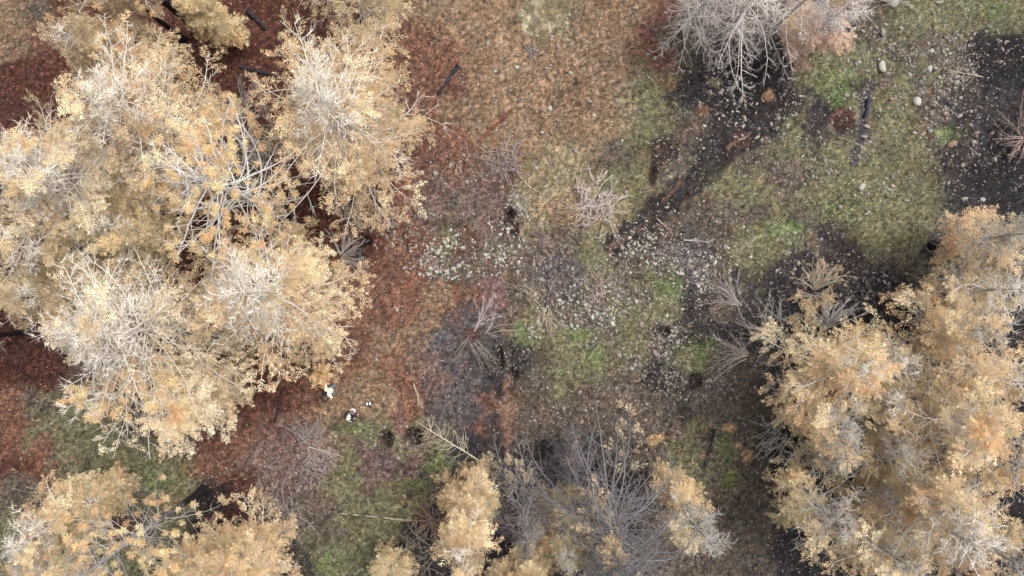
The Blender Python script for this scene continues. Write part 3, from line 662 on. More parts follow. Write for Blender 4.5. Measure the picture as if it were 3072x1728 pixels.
make_shrub(bs, 'stand of pale upright stems above black rock', 2470, 990, 1.9, 26, 216, lin(196, 190, 184, AK), az=(0.6, 2.6), rise=1.2, thin=1.3)
make_shrub(bs, 'bare grey brush reaching from the stand over black soil', 2345, 1290, 1.7, 34, 217, W_GREY, az=(2.0, 4.4), rise=0.8, cat='thicket', mess=0.22)
make_shrub(bs, 'spreading bare shrub with branching arms on black soil', 3078, 415, 2.4, 16, 218, lin(168, 148, 138, AK), az=(1.4, 4.4), rise=0.5, tw=8, thin=1.4)
make_shrub(bs, 'grey twiggy shrub on the stony patch near the two people', 930, 1325, 1.3, 36, 219, lin(156, 144, 142, AK), az=(0.6, 2.6), rise=0.5, mess=0.22)
make_shrub(bs, 'grey brush lying over stones below the twiggy shrub', 925, 1395, 1.2, 30, 220, lin(150, 140, 138, AK), az=(3.6, 6.6), rise=0.3, mess=0.22)
make_shrub(bs, 'bare grey brush between golden conifer and brown litter', 860, 1590, 2.3, 40, 221, lin(150, 144, 140, AK), az=(0.6, 3.2), rise=0.5, cat='thicket', mess=0.22)
make_shrub(bs, 'tangled dead grey brush beside the orange pine trunk', 800, 500, 2.3, 60, 222, lin(166, 160, 152, AK), az=(0.5, 4.0), rise=0.8, tw=7, cat='thicket', mess=0.22)
make_shrub(bs, 'grey brush in dark red litter between two tan conifers', 745, 350, 2.1, 40, 223, lin(150, 142, 136, AK), rise=0.6, cat='thicket', mess=0.22)
make_shrub(bs, 'grey bare brush bending over the blue grey charred log', 1020, 770, 1.7, 36, 224, lin(176, 168, 158, AK), az=(-0.9, 1.9), rise=0.4, cat='thicket')
make_shrub(bs, 'low grey brush below the tan conifer by rusty litter', 1035, 660, 1.6, 30, 225, lin(164, 154, 148, AK), az=(-0.6, 2.6), rise=0.4)
make_shrub(bs, 'grey olive thicket among tan conifers and green grass', 250, 1485, 2.2, 70, 226, lin(138, 132, 112, AK), rise=0.9, tw=7, cat='thicket', leaf=('dull', 0.04), mess=0.22)
make_shrub(bs, 'grey purple brush on dark red soil by the black stump foot', 385, 1480, 1.4, 40, 227, lin(132, 120, 122, AK), rise=0.5)
make_shrub(bs, 'bare curly brush below the narrow upright conifer', 1290, 1650, 1.9, 36, 228, lin(146, 136, 124, AK), rise=0.7, cat='thicket', mess=0.22)
make_shrub(bs, 'brown brush with few dull leaves beside the narrow upright conifer', 1300, 1560, 1.5, 36, 229, lin(150, 124, 108, AK), rise=0.7, leaf=('dull', 0.10))
make_shrub(bs, 'bare grey brush with rusty leaves under black trunks', 1530, 1560, 1.6, 30, 230, lin(140, 128, 122, AK), rise=0.6, leaf=('orange', 0.12))
make_shrub(bs, 'grey brush in the gap behind the lone golden conifer', 2830, 860, 1.9, 40, 231, lin(168, 158, 148, AK), rise=0.8, cat='thicket', leaf=('olive', 0.04), mess=0.22)
make_shrub(bs, 'pale bare brush hanging beside the lichen spotted boulder', 2690, 5, 1.3, 24, 232, lin(196, 184, 178, AK), az=(-1, 4), rise=0.5)
make_shrub(bs, 'small grey tuft of twigs on rusty litter', 1590, 155, 0.5, 24, 233, lin(146, 138, 140, AK), rise=0.8)
make_shrub(bs, 'yellow brown cushion shrub beside the tan jacketed person', 965, 1122, 0.42, 40, 234, lin(190, 150, 92, AK), rise=1.1, leaf=('pine', 0.25))
make_shrub(bs, 'grey purple dead brush left of the umbrella ribbed tree foot', 1730, 1480, 1.9, 40, 235, lin(140, 128, 130, AK), rise=0.5, cat='thicket', leaf=('pinkish', 0.05), mess=0.22)
make_shrub(bs, 'thin purple grey brush on brown litter with arching shoots', 1650, 720, 1.5, 20, 236, lin(132, 116, 116, AK), az=(2.4, 4.2), rise=0.15)
make_shrub(bs, 'twiggy bush with tan leaf clusters next to the pinkish tan conifer', 2010, 1520, 1.7, 34, 237, lin(160, 150, 144, AK), rise=0.9, leaf=('tan', 0.10), mess=0.22)

def fallen_sapling(label, p0, p1, r0, seed, wood, n=22, L=1.0, out=0.6):
    r = np.random.default_rng(seed); X0, Y0 = px(*p0); X1, Y1 = px(*p1)
    root = empty('fallen_sapling', (X0, Y0, hz(X0, Y0)), label, 'fallen tree')
    t = np.linspace(0, 1, 9); x = (X1 - X0) * t; y = (Y1 - Y0) * t
    z = height(X0 + x, Y0 + y) - hz(X0, Y0) + 0.06
    P = np.stack([x, y, z], -1)
    A = Acc(); tubes(A, P[None], (r0 * (1.0 - 0.8 * t))[None], 6, wood, True); link('trunk', A.mesh('trunk'), M_WOOD, root)
    tb = r.uniform(0.15, 0.82, n); f = tb * 8; i0 = np.minimum(f.astype(int), 7); fr = (f - i0)[:, None]
    b = P[i0] * (1 - fr) + P[i0 + 1] * fr
    base_a = math.atan2(Y1 - Y0, X1 - X0); a = base_a + np.where(np.arange(n) % 2 == 0, 1, -1) * r.uniform(out * 0.6, out * 1.5, n)
    s = np.linspace(0, 1, 7); LL = L * r.uniform(0.5, 1.2, n) * (1.15 - 0.5 * tb)
    a2 = a[:, None] - np.sign(np.sin(a - base_a))[:, None] * 0.9 * s ** 2 * r.uniform(.3, 1.2, (n, 1))
    st = np.stack([np.cos(a2), np.sin(a2), np.full_like(a2, 0)], -1) * (LL / 6)[:, None, None]
    Bp = b[:, None] + np.cumsum(st, 1) - st[:, :1]
    Bp[..., 2] += LL[:, None] * 0.35 * r.uniform(.2, 1, (n, 1)) * (s - s ** 2)
    Cw = wood * r.uniform(.8, 1.15, (n, 1))
    A = Acc(); tubes(A, Bp, (0.012 * (1 - .7 * s))[None], 4, Cw)
    m = 8; w = r.integers(2, 6, (n, m)); bb = Bp[np.arange(n)[:, None], w]
    d = norm(Bp[np.arange(n)[:, None], w + 1 - 1] - Bp[np.arange(n)[:, None], w - 1] + r.normal(size=(n, m, 3)) * 0.08)
    spikes(A, bb.reshape(-1, 3), (bb + d * r.uniform(.15, .4, (n, m, 1)) * L).reshape(-1, 3), 0.005, np.repeat(Cw, m, 0))
    link('branches', A.mesh('branches'), M_WOOD, root)
fallen_sapling('fallen sapling with pale curved side branches beside the twin burnt hollows', (1440, 1382), (1245, 1262), 0.045, 301, lin(198, 190, 168, 0.8), 40, 1.05, 1.2)
fallen_sapling('small fallen bone grey sapling on the stony slope', (2952, 230), (2830, 206), 0.035, 302, lin(196, 184, 166, AK), 22, 0.7, 0.9)
fallen_sapling('short dry stem with feathery tip lying across the stony patch', (925, 1340), (1030, 1372), 0.03, 303, lin(190, 176, 164, AK), 16, 0.6, 0.5)
fallen_sapling('thin grey stem with brushy head leaning from the stony patch', (920, 1310), (960, 1265), 0.025, 304, lin(170, 160, 156, AK), 14, 0.6, 0.5)
fallen_sapling('forked whitish branch fallen on brown litter above the burnt hollows', (1240, 1150), (1265, 1225), 0.03, 305, lin(200, 184, 156, AK), 8, 0.9, 0.4)
fallen_sapling('pale broken branch with twigs across the pale gravel', (2050, 720), (2140, 726), 0.03, 306, lin(200, 190, 180, AK), 8, 0.7, 0.5)
fallen_sapling('reddish twig topped stick fallen at the edge of the ash trail', (1970, 655), (2020, 702), 0.03, 307, lin(196, 170, 158, AK), 6, 0.4, 0.6)

# ------------------------------------------------------------------ logs and sticks
def log(name, label, p0, p1, r0, r1, c, seed, cat='log', spots=None, bend=0.0):
    r = np.random.default_rng(seed); X0, Y0 = px(*p0); X1, Y1 = px(*p1); K = 14
    t = np.linspace(0, 1, K); nx, ny = -(Y1 - Y0), (X1 - X0)
    b = bend * np.sin(t * math.pi); x = X0 + (X1 - X0) * t + nx * b; y = Y0 + (Y1 - Y0) * t + ny * b
    z = height(x, y); z = np.convolve(np.pad(z, 2, 'edge'), np.ones(5) / 5, 'valid'); rr = r0 + (r1 - r0) * t
    P = np.stack([x - X0, y - Y0, z - z[0] + rr * 0.55], -1) + r.normal(size=(K, 3)) * r0 * 0.16
    C = np.broadcast_to(c, (1, K, 3)).copy() * r.uniform(0.7, 1.3, (1, K, 1))
    if spots is not None:
        k = r.random(K) < 0.45; C[0, k] = spots
    A = Acc(); tubes(A, P[None], (rr * r.uniform(.7, 1.15, K) * (1 - 0.5 * (t > 0.97)))[None], 8, C, True)
    o = link(name, A.mesh(name), M_BARK, None, (X0, Y0, z[0])); tag(o, label, cat); return o
BLK, BLU = lin(50, 48, 52, AK), lin(70, 74, 82, AK)
log('charred_log', 'coal black log lying alone on dark red litter', (1375, 197), (1313, 284), 0.11, 0.09, lin(54, 54, 60, AK), 401)
log('charred_log', 'blue grey charred log end poking from under tan branches', (1081, 745), (1079, 812), 0.11, 0.11, BLU, 402)
log('fallen_pole', 'long straight pole with peeling white bark on olive grass', (1014, 1539), (1252, 1562), 0.03, 0.05, lin(72, 62, 56, AK), 403, 'pole', lin(186, 172, 154, AK))
log('charred_pole', 'thin charred pole lying on rusty litter below the tan conifers', (852, 1160), (824, 1268), 0.07, 0.05, lin(58, 46, 44, AK), 404, 'pole')
log('charred_log', 'bluish black burnt log remains on the stony slope', (2606, 300), (2598, 352), 0.12, 0.1, lin(56, 60, 74, AK), 405)
log('charred_pole', 'thin dark pole on green grass near the tan mounds', (2148, 1288), (2124, 1368), 0.06, 0.05, lin(66, 56, 54, AK), 407, 'pole')
log('charred_log', 'black log buried in red litter behind the tan conifers', (740, 30), (800, 90), 0.13, 0.1, BLK, 408)
log('charred_log', 'black log on red litter under the pale brush', (720, 200), (850, 235), 0.11, 0.08, BLK, 409)
log('walking_stick', 'pale stick lying beside the tan jacketed person', (1003, 1192), (1054, 1156), 0.022, 0.016, lin(190, 164, 140, AK), 410, 'stick')
log('charred_pole', 'dark thin pole under the pale stick by the tan jacketed person', (968, 1206), (1012, 1185), 0.04, 0.03, lin(64, 50, 46, AK), 411, 'pole')
STK = [((1446, 228), (1512, 288), .18, 'curved whitish twig on tan litter beside dark red litter'), ((1940, 228), (1968, 275), .15, 'thin bowed twig on grass next to dead grey conifer'), ((2515, 412), (2560, 432), .08, 'white bowed twig by the square of reddish char'),
       ((2546, 552), (2640, 520), .12, 'long bowed pale twig on olive grass by pale boulder'), ((2595, 575), (2625, 540), .1, 'pale twig leaning on the pale boulder'), ((1725, 115), (1775, 132), .05, 'straight pale twig on rusty litter'),
       ((1740, 300), (1748, 275), .05, 'short upright twig beside green grey rock'), ((1548, 695), (1562, 730), .05, 'short pale stick by stones of the dark heap'), ((1618, 765), (1640, 808), .1, 'bent pale twig on purple ash'),
       ((2015, 305), (2045, 345), .12, 'bowed twig on dark charred soil'), ((2180, 380), (2200, 350), .1, 'pale twig at the edge of the charcoal field'), ((2700, 160), (2722, 140), .05, 'straight pale stick on grass among stones'),
       ((1420, 900), (1428, 930), .1, 'short pale twig on brown litter by ash'), ((1790, 660), (1860, 700), .08, 'thin twig crossing grass near ash trail'), ((2530, 665), (2520, 645), .05, 'short white twig on vivid grass'),
       ((1840, 860), (1855, 900), .1, 'bowed twig on mossy stones'), ((1880, 780), (1858, 840), .1, 'pale twig on gravel and moss'), ((2215, 420), (2255, 395), -.1, 'pale forked twig by rust coloured soil'),
       ((870, 1540), (960, 1610), .1, 'long brown twig on dark soil near golden conifer'), ((2850, 660), (2880, 640), .1, 'short pale stick in the grass'), ((290, 1420), (390, 1412), -.1, 'thin pale twig over dark litter by thicket'),
       ((1480, 700), (1466, 640), .06, 'thin twig among lichen stones'), ((2220, 1362), (2240, 1378), .05, 'pale stick leaning on tan mound'), ((1700, 480), (1770, 560), .12, 'long straw coloured twig beside shrub'), ((1560, 530), (1660, 590), -.1, 'long straw twig on tan grass')]
for k, (a, b, bd, lb) in enumerate(STK):
    log('fallen_twig', lb, a, b, 0.016, 0.008, lin(204, 190, 170, AK) * (0.8 + 0.3 * ((k * 37) % 10) / 10), 430 + k, 'twig', bend=bd)

# ------------------------------------------------------------------ rocks
def rock_mesh(seed, subdiv=2):
    r = np.random.default_rng(seed); bm = bmesh.new()
    bmesh.ops.create_icosphere(bm, subdivisions=subdiv, radius=1.0)
    V = np.array([v.co for v in bm.verts]); T = np.array([[v.index for v in f.verts] for f in bm.faces]); bm.free()
    V = V * (1 + r.normal(size=(len(V), 1)) * 0.07)
    for _ in range(9):
        n = r.normal(size=3); n /= np.linalg.norm(n); d = r.uniform(0.42, 0.8)
        e = np.maximum(V @ n - d, 0); V = V - e[:, None] * n[None] * 0.92
    V = V / np.abs(V).max(0); V *= np.array([1.0, r.uniform(0.55, 0.9), r.uniform(0.45, 0.75)])
    return V, T
ROCKV = [rock_mesh(900 + k, 2 if k < 16 else 1) for k in range(24)]
rock_me = {}
for tone, m in M_ROCK.items():
    for k in range(16):
        me = npmesh('rock', ROCKV[k][0], ROCKV[k][1]); me.materials.append(m); rock_me[(tone, k)] = me
nrock = [0]
def rock(x, y, wpx, tone, label, group=None, ang=None, asp=1.0, name='rock'):
    X, Y = px(x, y); r = np.random.default_rng(int(x * 131 + y * 17)); k = r.integers(0, 16)
    o = bpy.data.objects.new(name, rock_me[(tone, int(k))]); col.objects.link(o)
    s = wpx / PXM * 0.5
    o.scale = (s, s * asp, s * r.uniform(0.75, 1.0))
    o.rotation_euler = (r.normal() * 0.15, r.normal() * 0.15, r.uniform(0, 6.28) if ang is None else ang)
    o.location = (X, Y, hz(X, Y) + s * 0.08)
    tag(o, label, 'rock', group); nrock[0] += 1
BIG = [(2650, 200, 44, 'pale', 'largest pale lichen speckled boulder on the grassy slope', .9, 1.6), (2752, 304, 40, 'pale', 'wedge shaped pale boulder with dark crack beside smaller stones', .9, .6), (2648, 96, 34, 'grey', 'upright oval grey boulder beside the salmon needled conifer', .9, 1.6),
       (2856, 431, 36, 'rust', 'rust stained boulder on olive grass', .9, .5), (2792, 206, 28, 'pale', 'pale block near the fallen bone grey sapling', .9, 1.5), (2606, 211, 26, 'grey', 'flat grey stone next to the largest boulder', .7, 0), (2870, 250, 32, 'grey', 'slanted grey green boulder under the fallen sapling', .9, .9),
       (2583, 562, 32, 'pale', 'pale jagged boulder with twigs leaning on it', .9, .3), (2891, 596, 26, 'grey', 'round mottled boulder at the black soil edge', 1, 0), (2946, 600, 24, 'grey', 'smaller round boulder next to the mottled one', 1, 0), (2600, 640, 28, 'pale', 'long light boulder sunk in vivid grass', .6, .5), (2577, 658, 24, 'grey', 'grey boulder pair mate in vivid grass', .8, .4),
       (2716, 602, 24, 'grey', 'lone knobbly stone on olive grass', .8, 0), (2675, 10, 44, 'grey', 'large lichen spotted boulder under pale brush', .9, 0), (2820, 5, 30, 'pale', 'pale boulder at the green grassy bank', .8, 0), (2797, 150, 22, 'pale', 'whitish stone with greenish lichen among gravel', .9, 0), (2843, 147, 22, 'pale', 'whitish stone paired with a small one', .8, 0),
       (2885, 346, 26, 'grey', 'grey wedge stone at the black soil rim', .8, .5), (2600, 380, 24, 'grey', 'bluish grey stone above two rounded stones by the char', 1, 0), (2590, 412, 26, 'grey', 'rounded stone by the char stroke', .9, 0), (2607, 426, 22, 'grey', 'blocky stone tucked below the rounded one', .9, 0), (2686, 395, 18, 'grey', 'small pair stone on light grass', 1, 0), (2768, 402, 24, 'pink', 'pinkish angular stone on light grass', .8, .6), (2791, 394, 20, 'grey', 'grey stone right beside the pinkish angular one', .9, 1.0),
       (2675, 298, 24, 'rust', 'reddish stone on green grass', .8, 0), (2272, 410, 26, 'pale', 'bright pale stone at the rust coloured soil', .7, .5), (2231, 377, 16, 'pale', 'small pale oval stone on charcoal', 1.4, 0), (2365, 374, 18, 'pale', 'pale stone at the grass edge of the charcoal field', 1.2, 0), (1908, 25, 26, 'grey', 'grey stone with dark hollow on rusty litter', .8, 0), (1942, 165, 18, 'grey', 'tilted grey stone below the wispy dead conifer', .9, 0), (1963, 176, 14, 'pale', 'small pale stone beside the tilted grey one', 1, 0),
       (1770, 305, 22, 'grey', 'green grey stone alone on rusty litter', .9, 0), (1780, 346, 14, 'pale', 'small pale stone on rusty litter', 1.2, 0), (1552, 203, 22, 'pale', 'lichen spotted stone on tan litter', 1.3, 0), (1672, 140, 16, 'grey', 'dark upright stone on rusty litter', 1.6, 0), (1655, 110, 18, 'pale', 'light stone beside pale bunchgrass', .8, 0), (1553, 167, 16, 'grey', 'grey stone near small twig tuft', .9, 0), (1640, 205, 16, 'grey', 'grey stone in a pair on tan litter', .9, 0), (1650, 198, 16, 'pink', 'pink stone in a pair on tan litter', .9, 0),
       (1725, 455, 20, 'pink', 'pink tall stone on tan grass', 1.4, 0), (1625, 398, 14, 'pale', 'small cream stone on tan grass', 1, 0), (1368, 155, 16, 'pink', 'pinkish stone on dark red litter by the log', .9, 0), (1332, 386, 16, 'grey', 'green grey stone on rusty strip', 1, 0), (1333, 410, 15, 'grey', 'grey stone below the green grey one', 1, 0), (1353, 495, 18, 'grey', 'lichen grey stone between conifer and shrub', 1.3, 0), (1337, 552, 16, 'grey', 'lichen grey round stone by conifer edge', 1, 0), (1485, 215, 16, 'pale', 'pale flat stone above bowed twig', .9, 0),
       (1313, 757, 30, 'pale', 'largest whitish stone of the lichen heap', .8, .4), (1292, 806, 22, 'pale', 'whitish stone low in the lichen heap', 1.1, 0), (1340, 812, 24, 'pale', 'broad whitish slab in the lichen heap', .7, 0), (1822, 930, 30, 'grey', 'big rounded grey stone on mossy gravel', .8, .6), (1812, 940, 24, 'grey', 'stone leaning against the big rounded one', .9, 0), (1870, 934, 18, 'grey', 'lone round stone on moss', 1.1, 0), (2189, 838, 20, 'pink', 'pink white stone at the edge of the ash', 1.3, 0), (1896, 760, 18, 'pale', 'white jagged stone at the ash trail end', .8, 0), (1878, 760, 16, 'pale', 'white pointed stone by the ash trail', .8, 0), (2000, 622, 18, 'grey', 'grey stone lodged in the ash trail', .9, 0)]
BIG = [(b[0], b[1], b[2], b[3], b[4], b[5], b[6]) for b in BIG]
for (x, y, w, tone, lb, asp, ang) in BIG: rock(x, y, w * 0.9, tone, lb, None, ang, asp, 'boulder' if w >= 30 else 'rock')
# fields of stones: x, y, rx, ry, large, small, size range of the large ones (photo px), tones, label
FIELDS = [(1330, 772, 80, 90, 26, 300, (11, 19), 'pale', 'pale lichen covered stone in the heap on rusty litter'), (1505, 755, 80, 95, 16, 300, (10, 17), 'pale', 'pale lichen stone on green and maroon soil'), (1548, 628, 42, 50, 20, 60, (11, 20), 'grey', 'grey stone of the dark gapped heap by the hollow'),
 (1470, 505, 110, 70, 10, 240, (9, 14), 'pink', 'small pinkish stone on maroon litter under the pinkish shrub'), (1180, 770, 130, 150, 16, 420, (9, 15), 'pink', 'reddish grey stone strewn on rusty litter by the charred log'), (1140, 640, 120, 60, 6, 200, (9, 14), 'pink', 'stone on dark red litter by the burnt hollow'),
 (1760, 915, 120, 75, 15, 480, (9, 16), 'pale', 'pale stone bedded in moss near the vivid green patch'), (1612, 990, 38, 36, 10, 50, (11, 18), 'pale', 'grey stone clustered below the weeping shrub'), (1940, 735, 110, 62, 8, 280, (8, 15), 'pale', 'white stone strewn over charcoal at the trail end'), (2070, 790, 120, 110, 14, 460, (8, 15), 'pale', 'pale stone scattered on grey ash gravel'),
 (1970, 1060, 110, 75, 14, 380, (9, 17), 'grey', 'grey stone strewn below the mossy hollow'), (1990, 985, 60, 34, 9, 90, (10, 18), 'grey', 'stone ringing the hollow under the vivid green patch'), (2690, 210, 220, 190, 20, 800, (10, 18), 'grey', 'grey stone strewn on the grassy slope'), (2860, 240, 95, 110, 18, 260, (11, 20), 'grey', 'angular stone crowded under the fallen sapling'),
 (2240, 320, 130, 150, 10, 360, (8, 15), 'pale', 'pale stone dotted over the charcoal field'), (2640, 480, 290, 150, 8, 600, (8, 14), 'grey', 'small grey stone on olive grass'), (2620, 885, 150, 80, 24, 340, (11, 22), 'dark', 'sooty rock of the black rock field'), (2200, 1120, 150, 90, 12, 420, (9, 17), 'dark', 'sooty stone on black soil by the hollow'),
 (930, 1360, 75, 85, 6, 340, (8, 12), 'pink', 'pink grey stone of the stony patch near the people'), (1530, 1085, 60, 70, 12, 170, (9, 17), 'dark', 'dark stone heaped round the black crevice'), (2100, 1150, 110, 90, 0, 220, (8, 12), 'grey', ''), (820, 1460, 160, 90, 0, 340, (8, 12), 'pink', ''), (1860, 880, 380, 280, 0, 900, (8, 12), 'grey', ''),
 (1900, 1260, 380, 130, 0, 520, (8, 12), 'pink', ''), (1540, 300, 380, 280, 0, 150, (8, 12), 'pale', ''), (1198, 1318, 100, 46, 4, 130, (8, 12), 'pink', 'stone on the rim of the twin burnt hollows'), (2980, 500, 90, 110, 0, 160, (8, 12), 'dark', ''), (250, 1290, 300, 100, 0, 70, (8, 12), 'pink', ''), (1650, 780, 60, 60, 4, 60, (8, 13), 'pink', 'pinkish stone on purple ash'),
 (1990, 450, 40, 36, 4, 50, (8, 13), 'grey', 'stone lying in the sunken charred pit'), (1100, 1100, 150, 110, 3, 70, (8, 13), 'grey', 'stone on rusty litter near the people'), (2430, 480, 120, 120, 0, 160, (8, 12), 'grey', ''), (2450, 760, 200, 120, 0, 200, (8, 12), 'grey', ''), (1600, 1400, 300, 200, 0, 200, (8, 12), 'pink', ''), (2900, 120, 160, 100, 0, 180, (8, 12), 'grey', '')]
SA = Acc(); rr = np.random.default_rng(77)
for fi, (fx, fy, rx, ry, nbig, nsm, sz, tone, lb) in enumerate(FIELDS):
    for k in range(nbig):
        a = rr.uniform(0, 6.28); q = math.sqrt(rr.random())
        rock(fx + math.cos(a) * q * rx * .9, fy + math.sin(a) * q * ry * .9, rr.uniform(*sz), tone, lb, lb.replace('stone', 'stones').replace('rock of', 'rocks of'), None, rr.uniform(.75, 1.1))
    want = int(nsm * 1.15); nsm = nsm * 5
    a = rr.uniform(0, 6.28, nsm); q = np.sqrt(rr.random(nsm)) * (1 + 0.35 * rr.normal(size=nsm))
    X, Y = px(fx + np.cos(a) * q * rx * 1.15, fy + np.sin(a) * q * ry * 1.15)
    acc_p = np.clip((fbm(X * 0.9, Y * 0.9, 300 + fi, 3) - 0.38) * 3.2, 0.02, 1)
    kk = np.where(rr.random(nsm) < acc_p)[0][:want]; X, Y = X[kk], Y[kk]; nsm = len(kk)
    S = np.clip(rr.lognormal(-2.98, 0.50, nsm), 0.022, 0.16)
    Z = height(X, Y) - S * 0.12
    tl = [tone, tone, tone, 'grey', 'pink' if tone != 'dark' else 'dark']
    ct = np.array([STONE_COL[tl[v]] for v in rr.integers(0, 5, nsm)]) * rr.uniform(0.6, 1.25, (nsm, 1)) * (1 + rr.normal(size=(nsm, 3)) * 0.04)
    th = rr.uniform(0, 6.28, nsm); pk = rr.integers(16, 24, nsm)
    for k in range(16, 24):
        s = np.where(pk == k)[0]
        if not len(s): continue
        V, T = ROCKV[k]; c, n = np.cos(th[s])[:, None], np.sin(th[s])[:, None]
        W = np.stack([V[None, :, 0] * c - V[None, :, 1] * n, V[None, :, 0] * n + V[None, :, 1] * c, np.broadcast_to(V[None, :, 2], (len(s), len(V)))], -1) * S[s, None, None]
        W += np.stack([X[s], Y[s], Z[s]], -1)[:, None]
        SA.add(W.reshape(-1, 3), (T[None] + (np.arange(len(s)) * len(V))[:, None, None]).reshape(-1, 3), None, np.repeat(ct[s], len(V), 0))
o = link('small_stones', SA.mesh('small_stones'), M_STONE); o['kind'] = 'stuff'; tag(o, 'small stones and gravel strewn over the burnt clearing', 'gravel')

# ------------------------------------------------------------------ litter, grass
r = np.random.default_rng(88)
N = 80000
X = r.uniform(-30, 30, N); Y = r.uniform(-18, 18, N)
C = ground_colour(X, Y); C = C / (C.mean(1, keepdims=True) + 1e-6)
tone = r.random(N)[:, None]; lum = ground_colour(X, Y).mean(1, keepdims=True)
base = np.where(tone < 0.45, C * lum * 1.5, np.where(tone < 0.70, 0.5 * C * 0.30 + 0.5 * lin(190, 176, 154, AK) * np.clip(lum * 8, 0.35, 1), C * lum * 0.35))
base = base * r.uniform(0.6, 1.25, (N, 1))
L = r.lognormal(-2.6, 0.45, N); wd = r.uniform(0.010, 0.034, N); th = r.uniform(0, 6.28, N)
Z = height(X, Y) + 0.012
d = np.stack([np.cos(th), np.sin(th), r.normal(size=N) * 0.2], -1); s = np.stack([-np.sin(th), np.cos(th), r.normal(size=N) * 0.3], -1)
p = np.stack([X, Y, Z], -1)
V = np.stack([p - d * L[:, None] * .5, p + s * wd[:, None], p + d * L[:, None] * .5, p - s * wd[:, None]], 1)
o = link('needle_litter', npmesh('needle_litter', V.reshape(-1, 3), None, np.arange(N * 4).reshape(-1, 4), np.repeat(base, 4, 0)), M_LITTER)
o['kind'] = 'stuff'; tag(o, 'fallen needles, bark flakes and wood chips on the ground', 'litter')

N = 26000
X = r.uniform(-30, 30, N * 3); Y = r.uniform(-18, 18, N * 3)
W, *_ = class_weights(X, Y)
for (cx, cy, rx, ry, c) in PATCH:
    if isinstance(c, str) and c in 'Gg':
        x, y = to_px(X, Y); q = np.sqrt(((x - cx) / rx) ** 2 + ((y - cy) / ry) ** 2)
        W[:, KEYS.index(c)] = np.maximum(W[:, KEYS.index(c)], 1.3 - q)
gw = np.maximum(W[:, KEYS.index('G')] * 1.4, W[:, KEYS.index('g')] * 0.7); tw_ = W[:, KEYS.index('t')] * 0.45 + np.maximum(W[:, KEYS.index('o')], 0) * 0.15
k = r.random(N * 3) < np.clip(np.maximum(gw, tw_), 0.015, 0.9) * 0.9
X, Y, gw, tw_ = X[k], Y[k], gw[k], tw_[k]; n = len(X)
isg = gw > tw_; NBL = 5
cg = np.where((W[k][:, KEYS.index('G')] > 0.45)[:, None], gl(118, 134, 70, AK), gl(132, 130, 86, AK))
cg = np.where(isg[:, None], cg, gl(150, 136, 104, AK)) * r.uniform(.7, 1.25, (n, 1))
cg = np.where(r.random((n, 1)) < 0.25, gl(164, 152, 116, AK), cg)
Z = height(X, Y)
a = r.uniform(0, 6.28, (n, NBL)); Lb = r.uniform(0.06, 0.17, (n, NBL)); up = r.uniform(0.25, 0.9, (n, NBL))
b = np.stack([X, Y, Z - 0.01], -1)[:, None] + np.concatenate([r.normal(size=(n, NBL, 2)) * 0.035, np.zeros((n, NBL, 1))], -1)
e = b + np.stack([np.cos(a) * (1 - up * .5), np.sin(a) * (1 - up * .5), up], -1) * Lb[..., None]
sd = np.stack([-np.sin(a), np.cos(a), 0 * a], -1) * 0.008
V = np.stack([b - sd, b + sd, e], 2)
o = link('grass', npmesh('grass', V.reshape(-1, 3), np.arange(n * NBL * 3).reshape(-1, 3), None, np.repeat(cg, NBL * 3, 0)), M_GRASS)
o['kind'] = 'stuff'; tag(o, 'short green and straw grass regrowing between the stones', 'grass')

# pale bunchgrass clumps, each a thing of its own
for k, (x, y, s) in enumerate([(1590, 28, .5), (1640, 20, .45), (1612, 62, .55), (1598, 85, .4), (1628, 100, .45), (1650, 50, .4), (1692, 12, .4), (1560, 60, .35), (1700, 30, .3), (1630, 125, .35), (1598, 470, .4), (1640, 455, .35), (1580, 500, .35)]):
    X, Y = px(x, y); q = np.random.default_rng(600 + k); n = 90
    a = q.uniform(0, 6.28, n); L = s * q.uniform(.6, 1.2, n); up = q.uniform(.3, 1.0, n)
    A = Acc(); b = np.concatenate([q.normal(size=(n, 2)) * 0.05, np.full((n, 1), -0.02)], 1)
    m = b + np.stack([np.cos(a) * L * .4, np.sin(a) * L * .4, L * up * .6], -1); e = m + np.stack([np.cos(a) * L * .5, np.sin(a) * L * .5, L * (up - .7) * .3], -1)
    tubes(A, np.stack([b, m, e], 1), np.array([[.008, .006, .002]]), 3, lin(206, 194, 158, AK) * q.uniform(.75, 1.15, (n, 1)))
    o = link('bunchgrass', A.mesh('bunchgrass'), M_GRASS, None, (X, Y, hz(X, Y)))
    tag(o, 'bleached straw bunchgrass clump on rusty litter' if k < 10 else 'bleached grass clump beside the low pinkish shrub', 'grass clump', 'bleached bunchgrass clumps' if k < 10 else 'grass clumps by the pinkish shrub')

